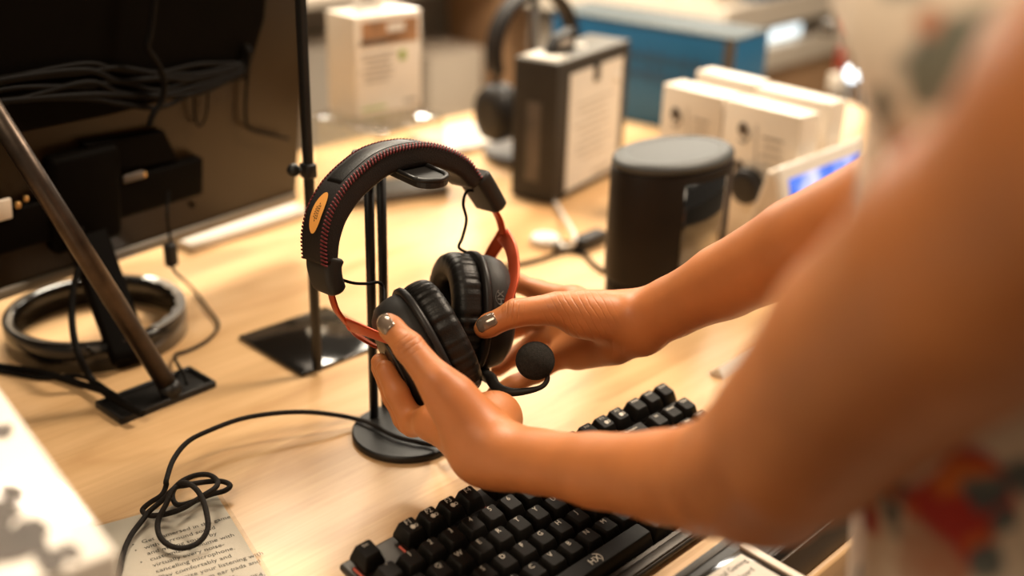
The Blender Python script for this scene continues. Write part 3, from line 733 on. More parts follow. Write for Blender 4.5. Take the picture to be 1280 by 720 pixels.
mb = MB(); mb.box(mp_((x0 + xl) / 2, (y0 + y1) / 2, .006), (x0 - xl, hh, .014), RM, bevel=.003); pp = mb.build('port_housing', 'monitor_dark', mon)
for px, py, w, h, mm in ((118, 234, .026, .008, 'gold'), (166, 221, .024, .008, 'print_dark'), (99, 236, .005, .006, 'gold'), (141, 228, .005, .006, 'gold'), (180, 218, .004, .005, 'gold'), (3, 262, .016, .02, 'beige_plastic'), (22, 256, .005, .006, 'gold'), (32, 248, .004, .005, 'gold')):
    x, y = mpx(px, py, .013); mb = MB(); mb.box(mp_(x, y, .0135), (w, h, .004), RM, bevel=.001); mb.build('port' if mm != 'beige_plastic' else 'label', mm, pp)
# square mount cover and the upper dark housing
qs = [mpx(*q) for q in ((97, 176), (198, 160), (217, 197), (118, 214))]
mb = MB(); mb.prism([(q[0], q[1]) for q in qs], .010, M4(RM, m1 + mnn * (0 if SGN > 0 else .010)), bevel=.002); mb.build('mount_cover', 'monitor_dark', mon)
ux, uy = mpx(0, 165); ux2, uy2 = mpx(300, 95); ux3, uy3 = mpx(322, 20)
mb = MB(); mb.prism([(-MW + .01, uy - .02), (ux, uy), (mpx(130, 140)[0], mpx(130, 140)[1]), (ux2, uy2), (ux3, uy3), (ux3 + .01, MH - .01), (-MW + .01, MH - .01)], .012, M4(RM, m1 + mnn * (0 if SGN > 0 else .012)), bevel=.003); mb.build('upper_housing', 'monitor_dark', mon)
mb = MB(); x, y = mpx(240, 256); mb.cyl(mp_(x, y, -.001), mp_(x, y, .002), .003); mb.build('screw', 'monitor_dark', mon)
# ring
mb = MB(); N = 80; hb = .029; prof = [(RRAD, 0), (RRAD, hb - .001), (RRAD - .001, hb), (RRAD - .010, hb), (RRAD - .011, hb - .001), (RRAD - .011, 0)]
mb.rings([[RCN + Vector((r * math.cos(2 * PI * j / N), r * math.sin(2 * PI * j / N), z)) for r, z in prof] for j in range(N)], 0, True, closed=True)
ring = mb.build('ring_base', 'gloss_black', mon)
# pale strip painting a highlight on top of the ring's right side
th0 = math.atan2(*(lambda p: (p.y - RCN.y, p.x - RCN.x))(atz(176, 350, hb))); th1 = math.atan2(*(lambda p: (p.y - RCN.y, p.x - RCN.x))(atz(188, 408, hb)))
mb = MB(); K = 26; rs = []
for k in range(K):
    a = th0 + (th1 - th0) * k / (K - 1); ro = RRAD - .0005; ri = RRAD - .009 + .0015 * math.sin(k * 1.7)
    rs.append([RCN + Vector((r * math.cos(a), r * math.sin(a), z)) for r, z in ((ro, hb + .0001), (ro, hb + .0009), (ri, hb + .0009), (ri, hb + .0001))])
mb.rings(rs, 0, False); mb.build('highlight_strip', 'chrome', ring)
# neck from the near side of the ring up to the panel
nb = atz(165, 450, .010)
tx, ty = mpx(123, 292, .03); nt_ = mp_(tx, ty, .004)
ax = (nt_ - nb).normalized(); wv = (md - ax * md.dot(ax)).normalized(); tv = ax.cross(wv)
mb = MB(); P = [nb, nb + ax * .01, nt_ - ax * .01, nt_ + ax * .02]
mb.sweep(P, [(wv, tv)] * 4, lambda i: rrect(.036 + .002 * i, .012, .002, 3)); mb.build('neck', 'monitor_dark', mon)
mb = MB(); mb.box(mp_(tx, ty + .03, .008), (.075, .10, .02), RM, bevel=.006); mb.build('neck_mount', 'monitor_dark', mon)

# bundle of black cables hanging in front of the monitor back
bnd = thing('cable_bundle', mp_(mpx(160, 120)[0], mpx(160, 120)[1], .02), 'loose bundle of black cables strung across the back of the monitor', 'cables')
for k in range(7):
    mb = MB(); o = k - 3
    mb.tube([mp_(*mpx(px, py + o * s, .02), .016 + .0006 * k) for px, py, s in ((-60, 128 + 6 * math.sin(k * 2.1), 6), (20, 112 + 7 * math.sin(k * 1.7 + 1), 7), (110, 102 + 7 * math.sin(k * 2.6), 7), (150, 106 + 6 * math.sin(k * 3.3 + 2), 7.5), (200, 110 + 5 * math.cos(k * 1.9), 7.5), (250, 102 - 5 * math.cos(k * 2), 5), (292, 90, 3), (308, 82, 1.5), (312, 60, 1))], .0026 + .0009 * ((k * 7) % 3) / 2, n=8); mb.build('cable', 'cable', bnd)
def cable_thing(name, pts, r, label, group=None, cat='cable', m='cable'):
    mb = MB(); mb.tube(pts, r, n=8); o = mb.build(name, m, None, loc=pts[len(pts) // 2]); return tag(o, label, cat, group)
cable_thing('power_cable', [mp_(*mpx(px, py, .03), .03) for px, py in ((200, -60), (193, 0), (188, 40), (184, 60), (196, 78), (205, 100), (203, 125), (192, 142), (186, 158))], .0033, 'black cable hanging straight down the monitor back past the bundle')
cable_thing('looped_cable', [mp_(*mpx(px, py, .012), .006) for px, py in ((318, 75), (313, 110), (312, 150), (318, 164), (340, 170), (366, 176))], .0018, 'thin black cable curling near the right edge of the monitor back')
cable_thing('drooping_cable', [mp_(*mpx(px, py, .012), .006) for px, py in ((247, 120), (248, 145), (254, 160), (262, 148), (265, 118))], .0012, 'thin short cable loop drooping below the cable bundle')

# grommet plate, steel arm and its cables
g = [atz(118, 510), atz(150, 533), atz(271, 486), atz(240, 462)]
gc = (g[0] + g[1] + g[2] + g[3]) / 4; gx = ((g[2] - g[1]) + (g[3] - g[0])).normalized(); gy = EZ.cross(gx); RG = frame(gx, gy)
gl, gw = .098, .044
arm = thing('security_tube', gc, 'worn steel security tube slanting up from a black table plate before the monitor', 'security arm')
mb = MB(); mb.box(gc + EZ * .002, (gl, gw, .004), RG, bevel=.0012)
for s in (-1, 1):
    mb.box(gc + gy * (s * (gw / 2 - .002)) + EZ * .005, (gl, .004, .004), RG, bevel=.0012); mb.box(gc + gx * (s * (gl / 2 - .002)) + EZ * .005, (.004, gw, .004), RG, bevel=.0012)
mb.build('base_plate', 'matte_black', arm)
ab = atz(216, 492, .006); up_ = atd(0, 150, depth(ab) - .13); dr = (up_ - ab)
mb = MB(); mb.cyl(ab, ab + dr * 1.35, .0088, n=24); mb.build('tube', 'steel', arm)
mb = MB(); mb.cyl(ab - dr.normalized() * .0, ab + dr.normalized() * .012, .0105, .0095, n=24); mb.build('collar', 'matte_black', arm)
cable_thing('display_cable', [mp_(*mpx(100, 285, .02), .02), atd(102, 320, 1.06), atd(92, 360, 1.05), atd(90, 400, 1.04), atd(97, 440, 1.02), atz(115, 475, .012), atz(140, 497, .006 + .004), atz(165, 511, .012), atz(178, 517, .012)], .0034, 'thick black cable dropping from the monitor neck into the table plate')
cable_thing('floor_cable', [atz(-60, 448, .004), atz(0, 458, .004), atz(50, 465, .004), atz(100, 480, .005), atz(130, 489, .010), atz(150, 500, .012), atz(163, 509, .011)], .0034, 'thick black cable lying on the table from the left into the plate')
cable_thing('thin_table_cable', [atz(-60, 456, .003), atz(0, 464, .003), atz(50, 472, .003), atz(95, 470, .006), atz(118, 477, .012), atz(138, 490, .011), atz(150, 497, .011)], .0022, 'thinner black cable curving along the table into the plate')
tp = [mp_(*mpx(212, 240, .02), .018), atd(209, 270, 1.13), atd(213, 300, 1.15)]
ad = thing('inline_adapter', atd(214, 319, 1.15), 'thin cable with a small black inline adapter hanging at the monitor corner', 'cable')
mb = MB(); mb.tube(tp + [atd(214, 310, 1.15)], .0016, n=8); mb.build('upper_lead', 'cable', ad)
mb = MB(); q = atd(213.5, 318, 1.15); mb.box(q, (.013, .010, .026), frame(md, mn), bevel=.003); mb.build('adapter_block', 'black_plastic', ad)
mb = MB(); mb.tube([atd(214, 330, 1.15), atd(220, 341, 1.15), atz(240, 360, .008), atz(262, 388, .004), atz(273, 406, .003), atz(262, 423, .003), atz(240, 436, .003), atz(219, 444, .004), atz(222, 455, .008), atz(230, 468, .012), atz(233, 480, .010)], .0016, n=8); mb.build('lower_lead', 'cable', ad)

# sheet of paper behind the monitor
w0, w1 = atz(246, 303, .012), atz(378, 262, .012)
d_ = (w1 - w0).normalized(); n_ = EZ.cross(d_)
pc = (w0 + w1) / 2 + n_ * .07; pc.z = 0
mb = MB(); mb.box(pc + EZ * .006, ((w1 - w0).length + .02, .14, .012), frame(d_, n_), bevel=.003)
tag(mb.build('paper_stack', 'paper', None, loc=pc), 'flat stack of white paper on the table behind the monitor', 'paper')

# ------------------------------------------------------------------ slim black pole on a square plate
s = [atz(298, 424), atz(377, 472)]; sx = (s[1] - s[0]).normalized(); sy = EZ.cross(sx); S = (s[1] - s[0]).length
sc_ = s[0] + sx * (S / 2) + sy * (S * .5)
pole = thing('sign_stand', sc_, 'tall slim black pole standing on a square black plate left of the headset', 'stand')
mb = MB(); mb.box(sc_ + EZ * .002, (S, S, .004), frame(sx, sy), bevel=.001); mb.build('base_plate', 'gloss_black', pole)
pb = atz(397, 462, .004); mb = MB(); mb.box((pb.x, pb.y, .254), (.0095, .006, .50), frame(sx, sy), bevel=.001); mb.build('pole', 'matte_black', pole)
kz = height_over(pb, 213); kq = Vector((pb.x, pb.y, kz))
mb = MB(); mb.cyl(kq - RT * .012, kq + RT * .0, .0035, n=14); mb.sphere(kq - RT * .013, .0062, n=18); mb.box(kq, (.013, .011, .014), frame(sx, sy), bevel=.002); mb.build('clamp_knob', 'matte_black', pole)
# ------------------------------------------------------------------ dark carton with a label sheet
L, Fp, Rp = atz(636, 246), atz(690, 258), atz(778, 212)
bx = (Rp - Fp).normalized(); by = EZ.cross(bx); lx = .205; ly = .068; HB = .196
RB = frame(bx, by); bc = Fp + bx * (lx / 2) + by * (ly / 2)
db = thing('charcoal_carton', bc, 'tall charcoal product carton with a cream label sheet on its side', 'box')
def bp_(x, y, z): return Fp + bx * x + by * y + EZ * z
mb = MB(); mb.box(bp_(lx / 2, ly / 2, HB / 2), (lx, ly, HB - .004), RB, bevel=.002); mb.build('carton', 'charcoal', db)
mb = MB(); mb.box(bp_(lx / 2, ly / 2, HB - .002), (lx - .001, ly - .001, .004), RB, bevel=.0015); mb.build('lid', 'charcoal_top', db)
mb = MB(); mb.box(bp_(.108, -.0006, .094), (.150, .0012, .164), RB)
# printed lines
for i in range(9):
    mb.box(bp_(.108 - .01 * (i % 2), -.0014, .130 - .010 * i), (.10 - .018 * (i % 3), .0006, .0022), RB, 1)
mb.box(bp_(.135, -.0014, .022), (.05, .0006, .005), RB, 1)
mb.build('label_sheet', ['paper', 'print_grey'], db)
mb = MB(); mb.box(bp_(.105, -.0022, .168), (.014, .003, .026), RB, bevel=.001); mb.build('label_clip', 'black_plastic', db)
mb = MB(); mb.cyl(bp_(.168, -.001, .150), bp_(.168, -.004, .150), .006, n=18); mb.build('round_seal', 'white_plastic', db)
mb = MB(); mb.box(bp_(-.0006, ly / 2, .085), (.0012, .022, .11), RB, bevel=.0003); mb.build('side_logo', 'print_dark', db)
tg = bp_(.062, .034, HB)
st = thing('security_tag', tg, 'small black security tag standing on top of the charcoal carton', 'security tag')
mb = MB(); mb.prism([(-.030, 0), (.026, 0), (.030, .012), (.024, .030), (-.018, .024), (-.028, .012)], .016, M4(Matrix((bx, EZ, bx.cross(EZ))).transposed(), tg + by * .008), bevel=.003); mb.build('housing', 'black_plastic', st)
mb = MB(); mb.box(tg - by * .0085 + EZ * .014, (.032, .0015, .010), RB, bevel=.0005); mb.build('display', 'print_grey', st)
mb = MB(); mb.box(bp_(.026, .035, HB + .0012), (.040, .050, .0016), RB)
tag(mb.build('paper_slip', 'paper', None, loc=bp_(.026, .035, HB)), 'white paper slip lying on the lid of the charcoal carton', 'paper')
mb = MB(); mb.cyl(bp_(.110, .03, HB), bp_(.110, .03, HB + .004), .008, n=18)
tag(mb.build('round_sticker', 'white_plastic', None, loc=bp_(.110, .03, HB)), 'round white button on the charcoal carton lid beside the security tag', 'button')

# ------------------------------------------------------------------ black smart speaker
SB = atz(826, 379); SH = height_over(SB, 186)
spk = thing('smart_speaker', SB, 'oval black smart speaker with a grey lid standing behind the right hand', 'speaker')
sw = depth(SB + EZ * SH) / FPX * 162 / 2           # projected half width
sa = sw / math.sqrt(math.cos(math.radians(40)) ** 2 + (.66 * math.sin(math.radians(40))) ** 2); sb = sa * .66
san = math.radians(40); sX = Vector((math.cos(san), math.sin(san), 0)); sY = EZ.cross(sX)
def sring(q, z, n=72): return [SB + sX * (sa * q * math.cos(2 * PI * j / n)) + sY * (sb * q * math.sin(2 * PI * j / n)) + EZ * z for j in range(n)]
def sring_in(d, z, n=72): return [SB + sX * ((sa - d) * math.cos(2 * PI * j / n)) + sY * ((sb - d) * math.sin(2 * PI * j / n)) + EZ * z for j in range(n)]
zr = SH * .24
mb = MB(); mb.rings([sring_in(.006, 0), sring_in(.003, .002), sring_in(.0022, zr - .002), sring_in(.0035, zr)]); mb.build('grille_base', 'speaker', spk)
mb = MB(); mb.rings([sring_in(.0035, zr - .0005), sring_in(.001, zr + .0015), sring_in(0, zr + .006), sring_in(0, SH - .014), sring_in(.002, SH - .0115)]); bd = mb.build('body', 'speaker', spk)
mb = MB(); mb.rings([sring_in(.0035, SH - .0125), sring_in(.002, SH - .010), sring_in(.0005, SH - .008), sring_in(.0015, SH - .004), sring_in(.006, SH - .001), sring_in(.010, SH - .0002), sring_in(.016, SH), sring_in(.0175, SH - .001), sring_in(.019, SH - .001)]); mb.build('lid', 'speaker_top', spk)
# glass display wrapped round the front
fn = -sY if (-sY).x > 0 else sY
def at_ang(t, z, d): return SB + sX * ((sa + d) * math.cos(t)) + sY * ((sb + d) * math.sin(t)) + EZ * z
t0 = math.atan2(fn.dot(sY), fn.dot(sX)); mb = MB(); rs = []
for k in range(15):
    t = t0 - .42 + .84 * k / 14
    rs.append([at_ang(t, zr + .024, .0002), at_ang(t, zr + .024, .0009), at_ang(t, SH - .022, .0009), at_ang(t, SH - .022, .0002)])
mb.rings(rs, 0, True); mb.build('display', 'glass_black', spk)

# ------------------------------------------------------------------ white earphone cartons
h_ = height_over(atz(908, 288), 122)
f0, f1 = atz(829, 104, h_), atz(1003, 147, h_)
wx = (f1 - f0); Wf = wx.length; wx.normalize(); wy = EZ.cross(wx); RWB = frame(wx, wy)
if wy.y < 0: wy = -wy
dp = (atz(1025, 140, h_) - f1).length; dp = max(.035, min(.06, dp))
def carton(org, w, d, h, label, pics, group='white earphone cartons'):
    o = Vector((org.x, org.y, 0)); c = o + wx * (w / 2) + wy * (d / 2)
    t = thing('earphone_carton', c, label, 'box', group)
    mb = MB(); mb.box(c + EZ * (h / 2), (w - .001, d - .001, h), RWB, bevel=.0015); mb.build('carton', 'white_box', t)
    for fx, fz in pics:      # small printed earbuds
        mb = MB()
        p = o + wx * (w * fx) - wy * .0006 + EZ * (h * fz)
        mb.sphere(p, .0075, n=14, scale=(1, 1.2, .12), rot=Matrix((wx, EZ, wx.cross(EZ))).transposed())
        mb.tube([p + wx * .006 + EZ * .004, p + wx * .010 - EZ * .006, p + wx * .004 - EZ * .016, p - wx * .004 - EZ * .014], .0012, n=6); mb.build('earbud_print', 'print_dark', t)
    mb = MB()
    for i in range(5): mb.box(o + wx * (w * .68) - wy * .0005 + EZ * (h * (.80 - .06 * i)), (w * (.26 - .04 * (i % 2)), .0006, .003), RWB)
    mb.box(o + wx * (w * .5) - wy * .0005 + EZ * (h * .6), (.0016, .0006, h * .55), RWB @ Matrix.Rotation(-.12, 3, 'Y'))
    mb.build('text_print', 'print_grey', t)
wA = Wf * .47; wB_ = Wf - wA
carton(f0, wA - .002, dp, h_, 'white earphone carton in the front row, just above the black speaker', ((.25, .80),))
carton(f0 + wx * wA, wB_, dp, h_, 'white earphone carton in the front row, behind the smart display', ((.28, .82), (.28, .55)))
r1_ = atz(1040, 130, h_); r0_ = r1_ - wx * Wf
carton(r0_, wA - .002, dp * .9, h_ + .003, 'white earphone carton in the rear row, farthest left of the pair', ())
carton(r0_ + wx * wA, wB_, dp * .9, h_, 'white earphone carton in the rear row, nearest the woman\'s dress', ())

# round black puck leaning on the front carton
fp = f0 + wx * wA
pk = onpl(938, 231, Vector((fp.x, fp.y, 0)) - wy * .002, wy)
mb = MB(); n = 32
for_r = [(.012, 0), (.021, 0), (.0225, .002), (.0225, .013), (.020, .016), (.010, .017)]
mb.rings([[pk + wx * (r * math.cos(2 * PI * j / n)) + EZ * (r * math.sin(2 * PI * j / n)) - wy * z for j in range(n)] for r, z in for_r])
tag(mb.build('round_puck', 'black_plastic', None, loc=pk), 'round black puck fixed to the front of a white earphone carton', 'puck')

# ------------------------------------------------------------------ smart display with a lit clock
dl = atz(929, 332)
dx = EX.copy(); dy = EZ.cross(dx)
q0 = onpl(970, 215, dl, dx); sB = (dl - q0).dot(dy); HD = q0.z
DW = min(((onpl(x_, 177, q0, dy) - q0).dot(dx)) for x_ in (1082, 1082.1)); DW = max(.12, min(.2, DW))
sd = thing('smart_display', (q0.x + dx.x * DW / 2, q0.y + dx.y * DW / 2, 0), 'white smart display with a lit blue clock screen behind the forearm', 'smart display')
side = [(-.030, 0), (-.032, .006), (0, HD - .003), (.004, HD), (.012, HD - .002), (sB - .004, HD * .62), (sB, HD * .52), (sB, 0)]
qb = Vector((q0.x, q0.y, 0))
RS = Matrix((dy, EZ, dy.cross(EZ))).transposed()
mb = MB(); sg = 1 if dy.cross(EZ).dot(dx) > 0 else -1
mb.prism(side, DW, M4(RS, qb + (Vector((0, 0, 0)) if sg > 0 else dx * DW)), bevel=.004, smooth=False); mb.build('housing', 'beige_plastic', sd)
sn = Vector((0, 0, 0)); b0 = qb - dy * .032 + EZ * .006; b1 = qb + EZ * HD; su = (b1 - b0).normalized(); SHH = (b1 - b0).length
RSC = Matrix((dx, su, dx.cross(su))).transposed(); nf = dx.cross(su); nf = nf if nf.dot(-dy) > 0 else -nf
mid_ = b0 + su * (SHH / 2) + dx * (DW / 2)
mb = MB(); mb.box(mid_ + nf * .002, (DW + .004, SHH + .010, .008), RSC, bevel=.0038, seg=3); mb.build('front_bezel', 'white_plastic', sd)
mb = MB(); mb.box(Vector((0, 0, 0)), (DW - .030, SHH - .024, .001)); 
scr = mb.build('screen', 'screen', sd); scr.matrix_local = M4(RSC, mid_ + nf * .0065 - sd.location)
mb = MB(); mb.add_mesh(text('10:10', .024, 'LEFT'), M4(Matrix((dx, su, nf)).transposed(), mid_ + nf * .0080 - dx * (DW * .36) - su * .006)); mb.build('clock_digits', 'led', sd)

# ------------------------------------------------------------------ puck charger, plug and cables behind the headset
pq = atz(681, 306)
ch = thing('charging_puck', pq, 'small white charging puck with its lead on the table behind the headset', 'charger')
mb = MB(); n = 32; mb.rings([[pq + Vector((r * math.cos(2 * PI * j / n), r * math.sin(2 * PI * j / n), z)) for j in range(n)] for r, z in ((.016, 0), (.0185, .002), (.0185, .010), (.016, .013), (.008, .0135))]); mb.build('puck', 'white_plastic', ch)
mb = MB(); mb.tube([pq + EZ * .006 + RT * .016, atz(705, 309, .005), atz(716, 305, .012), atz(718, 295, .019), atz(712, 282, .016), atz(704, 270, .008), atz(697, 258, .004), atz(690, 248, .004)], .0030, n=8); mb.build('lead', 'white_plastic', ch)
pgl = atz(737, 300, .009); pd = (atz(760, 289, .009) - atz(715, 307, .009)).normalized()
pl_ = thing('power_plug', pgl - EZ * .009, 'black power plug with its cord on the table left of the speaker', 'plug')
mb = MB(); mb.box(pgl, (.050, .020, .018), frame(pd, EZ.cross(pd)), bevel=.004); mb.build('plug', 'black_plastic', pl_)
mb = MB(); mb.tube([pgl - pd * .022, atz(700, 303, .005), atz(694, 311, .003)], .0028, n=8); mb.build('upper_cord', 'cable', pl_)
mb = MB(); mb.tube([atz(756, 340, .003), atz(742, 330, .003), atz(730, 318, .003), atz(715, 314, .003), atz(700, 316, .003), atz(675, 324, .003), atz(650, 330, .003), atz(620, 334, .003), atz(590, 336, .003)], .0028, n=8); mb.build('lower_cord', 'cable', pl_)

# ------------------------------------------------------------------ clear riser with a white carton
rz = .1
a0, a1, a2 = atz(406, 139, rz), atz(474, 166, rz), atz(556, 143, rz)
ru = (a2 - a1); rW = ru.length; ru.normalize(); rv = EZ.cross(ru); rD = max(.09, (a0 - a1).dot(rv))
RR_ = frame(ru, rv)
ris = thing('acrylic_riser', Vector((a1.x, a1.y, 0)) + ru * (rW / 2) + rv * (rD / 2), 'clear acrylic riser carrying a white carton near the back of the table', 'display riser')
rb = Vector((a1.x, a1.y, 0))
mb = MB(); mb.box(rb + ru * (rW / 2) + rv * (rD / 2) + EZ * (rz - .003), (rW, rD, .006), RR_, bevel=.002); mb.build('shelf', 'acrylic', ris)
for sx_ in (0.003, rW - .003):
    mb = MB(); mb.box(rb + ru * sx_ + rv * (rD / 2) + EZ * ((rz - .006) / 2), (.006, rD, rz - .006), RR_, bevel=.001); mb.build('side_panel', 'acrylic', ris)
w0, w1, w2 = atz(420, 134, rz), atz(446, 148, rz), atz(527, 132, rz)
bu = (w2 - w1); bW = bu.length; bu.normalize(); bv_ = EZ.cross(bu); bD = max(.045, (w0 - w1).dot(bv_)); bH = height_over(w1, 22) - rz
RBX = frame(bu, bv_)
wbx = thing('white_carton', w1 + bu * (bW / 2) + bv_ * (bD / 2), 'white retail carton with a hang tab and brown photo standing on the clear riser', 'box')
mb = MB(); mb.box(w1 + bu * (bW / 2) + bv_ * (bD / 2) + EZ * (bH / 2 + .0005), (bW, bD, bH), RBX, bevel=.002); mb.build('carton', 'white_box', wbx)
mb = MB(); tt = w1 + bu * (bW * .42) + bv_ * (bD * .5) + EZ * bH
for dx_, w_, z_, h2 in ((-.019, .008, .014, .028), (.019, .008, .014, .028), (0, .046, .025, .006), (0, .046, .003, .006)):
    mb.box(tt + bu * dx_ + EZ * z_, (w_, .0015, h2), RBX)
mb.build('hang_tab', 'white_plastic', wbx)
def fpn(x, z, w, h, m, nm, d=.0006):
    mb = MB(); mb.box(w1 + bu * (bW * x) - bv_ * d + EZ * (bH * z), (bW * w, .0008, bH * h), RBX); return mb.build(nm, m, wbx)
fpn(.52, .82, .84, .24, 'print_photo', 'photo_print'); fpn(.28, .74, .4, .05, 'print_dark', 'photo_shadow', .0011); fpn(.60, .86, .26, .08, 'white_plastic', 'photo_highlight', .0011); fpn(.70, .57, .10, .10, 'print_green', 'green_icon')
fpn(.82, .09, .2, .035, 'print_grey', 'logo_print'); fpn(.26, .07, .36, .02, 'print_green', 'green_strip')
mb = MB()
for i in range(6): mb.box(w1 + bu * (bW * (.34 - .03 * (i % 2))) - bv_ * .0006 + EZ * (bH * (.62 - .055 * i)), (bW * (.50 - .07 * (i % 3)), .0008, .0022), RBX)
mb.build('text_print', 'print_grey', wbx)

# things lying between riser and charcoal carton
c = atz(489, 244)
mb = MB(); d_ = (atz(532, 236) - atz(445, 248)).normalized(); mb.box(c + EZ * .008, (.15, .065, .016), frame(d_, EZ.cross(d_)), bevel=.004)
tag(mb.build('grey_tablet', 'shelf_dark', None, loc=c), 'flat dark grey slab lying on the table behind the headset band', 'tablet')
c = atz(577, 178); d_ = (atz(625, 172) - atz(545, 190)).normalized()
mb = MB(); mb.box(c + EZ * .006, (.13, .11, .012), frame(d_, EZ.cross(d_)), bevel=.003)
tag(mb.build('white_booklet', 'paper', None, loc=c), 'white booklet lying flat beside the black headphone display', 'booklet')

# ------------------------------------------------------------------ black headphones on a stand behind the charcoal carton
hb_ = atz(650, 196); 
hst = thing('headphone_display', hb_, 'blurred grey stand holding plain black headphones behind the charcoal carton', 'headphone stand')
mb = MB(); n = 40; mb.rings([[hb_ + Vector((r * math.cos(2 * PI * j / n), r * math.sin(2 * PI * j / n), z)) for j in range(n)] for r, z in ((.055, 0), (.057, .002), (.057, .010), (.054, .012))]); mb.build('base', 'shelf_dark', hst)
ztop = height_over(hb_, -4)
hpc = Vector((hb_.x, hb_.y, 0)) + EX * .022
mb = MB(); mb.cyl((hpc.x, hpc.y, .01), (hpc.x, hpc.y, ztop), .006, n=16); mb.build('pole', 'shelf_dark', hst)
mb = MB(); mb.box((hpc.x, hpc.y, ztop + .003), (.05, .025, .006), frame(EX, EY), bevel=.002); mb.build('hook', 'shelf_dark', hst)
hp = thing('black_headphones', hpc, 'plain black over-ear headphones hanging behind the charcoal carton', 'headphones')
ddx = Vector((.75, .66, 0)); hcen = Vector((hpc.x, hpc.y, ztop - .075))
mb = MB(); P = [hcen + ddx * (.078 * math.cos(a)) + EZ * (.080 * math.sin(a)) for a in [PI * (-.12 + 1.24 * k / 30) for k in range(31)]]
f2 = []
for i, p in enumerate(P):
    T = (P[min(i + 1, 30)] - P[max(i - 1, 0)]).normalized(); e1 = ddx.cross(EZ); f2.append((e1, T.cross(e1)))
mb.sweep(P, f2, rrect(.032, .012, .005, 3)); mb.build('headband', 'band_fabric', hp)
for sg in (1, -1):
    cpos = hcen + ddx * (sg * .070) - EZ * .092
    Rz = cup_frame(ddx * -sg, EZ)
    mb = MB(); X = M4(Rz, cpos)
    mb.rings([[X @ Vector((x, y, z)) for x, y in oval(.044 * q, .036 * q, 32, 2.1)] for q, z in ((.5, -.022), (.85, -.02), (1, -.008), (1, .004), (.95, .006))]); cpo = mb.build('ear_cup', 'black_plastic', hp)
    mb = MB(); rs = []
    for j in range(40):
        t = 2 * PI * j / 40; nr = Vector((math.cos(t), math.sin(t), 0)); b_ = Vector((.034 * math.cos(t), .026 * math.sin(t), .014))
        rs.append([X @ (b_ + nr * (.0095 * math.cos(q)) + Vector((0, 0, .0095 * math.sin(q)))) for q in [2 * PI * m / 12 for m in range(12)]])
    mb.rings(rs, 0, True, closed=True); mb.build('ear_cushion', 'leather', cpo)
    mb = MB(); mb.tube([P[0 if sg > 0 else -1], cpos + EZ * .05, cpos + EZ * .02 + ddx * (sg * .016)], .005, n=8); mb.build('hinge_arm', 'black_plastic', hp)

# small white tag behind the near arm
q = atz(893, 470); d_ = (atz(930, 442) - atz(892, 462)).normalized(); n_ = EZ.cross(d_)
wt = thing('folded_price_tag', q, 'small folded white price tag on the table just past the keyboard', 'price tag')
mb = MB(); mb.prism([(0, 0), (.020, 0), (.011, .010)], .10, M4(Matrix((-n_, EZ, (-n_).cross(EZ))).transposed(), q + n_ * .008 + (d_ * .10 if (-n_).cross(EZ).dot(d_) < 0 else EZ * 0)), bevel=.0008); mb.build('folded_card', 'white_plastic', wt)

# ------------------------------------------------------------------ neighbouring shop fixture
k0 = atz(905, 46, 0); kl = atz(670, 8, 0); kr = atz(1070, 9, 0)
lu = (kl - k0).normalized(); ruu = (kr - k0).normalized(); fz = 0
fx = thing('shop_counter', (k0.x, k0.y, -.9), 'white shop counter with a blue graphic front beyond the table', 'counter')
LW, RWd = .62, .95
def quad_slab(z0, z1, ins, m, nm, parent, lw=.62, rw=.95, start=0.):
    a = k0 + lu * (ins + start) + ruu * ins; b = k0 + lu * (lw) + ruu * ins; c_ = k0 + lu * lw + ruu * rw; d = k0 + lu * (ins + start) + ruu * rw
    mb = MB(); vs = [Vector((p.x, p.y, z)) for z in (z0, z1) for p in (a, b, c_, d)]
    mb.raw(vs, [(3, 2, 1, 0), (4, 5, 6, 7), (0, 1, 5, 4), (1, 2, 6, 5), (2, 3, 7, 6), (3, 0, 4, 7)]); return mb.build(nm, m, parent)
quad_slab(0, .062, 0, 'shelf_white', 'counter_top', fx)
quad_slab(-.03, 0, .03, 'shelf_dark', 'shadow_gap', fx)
quad_slab(-.9, -.86, .03, 'shelf_dark', 'plinth', fx)
quad_slab(-.86, -.03, .05, 'shelf_grey', 'carcass', fx)
nl = Vector((lu.y, -lu.x, 0)); nl = nl if nl.dot(CAM - k0) > 0 else -nl
nr_ = Vector((ruu.y, -ruu.x, 0)); nr_ = nr_ if nr_.dot(CAM - k0) > 0 else -nr_
zb = height_over(k0, 175); zt_ = -.035
cF = k0 + lu * .05 + ruu * .05
def facebox(u, n, a, b, z0, z1, m, nm, th=.012, off=0.):
    mb = MB(); mb.box(cF + u * ((a + b) / 2) + n * (th / 2 + off) + EZ * ((z0 + z1) / 2 - cF.z), (b - a, th, z1 - z0), frame(u, EZ.cross(u)), bevel=.002); return mb.build(nm, m, fx)
bq = atz(906, 178); bl_ = .36; bh = height_over(bq, 52); RBL = frame(lu, EZ.cross(lu)); bi_ = -nl
bbx = thing('blue_display_box', bq + lu * (bl_ / 2) + bi_ * .06, 'large blue display box with dark lettering standing behind the charcoal carton', 'box')
mb = MB(); mb.box(bq + lu * (bl_ / 2) + bi_ * .06 + EZ * (bh / 2), (bl_, .12, bh), RBL, bevel=.003); mb.build('carton', 'blue', bbx)
mb = MB()
for zz in (.70, .52):
    for k in range(13): mb.box(bq + lu * (.045 + .022 * k) + nl * .0008 + EZ * (bh * zz), (.013, .0016, .020 if k % 3 else .014), RBL)
mb.build('lettering', 'blue_dark', bbx)
mb = MB(); mb.box(bq + lu * (bl_ / 2) + bi_ * .06 + EZ * (bh + .002), (bl_ + .002, .122, .004), RBL, bevel=.001); mb.build('lid', 'blue_lid', bbx)  # dark lid colour stands in for the shadow strip above the box
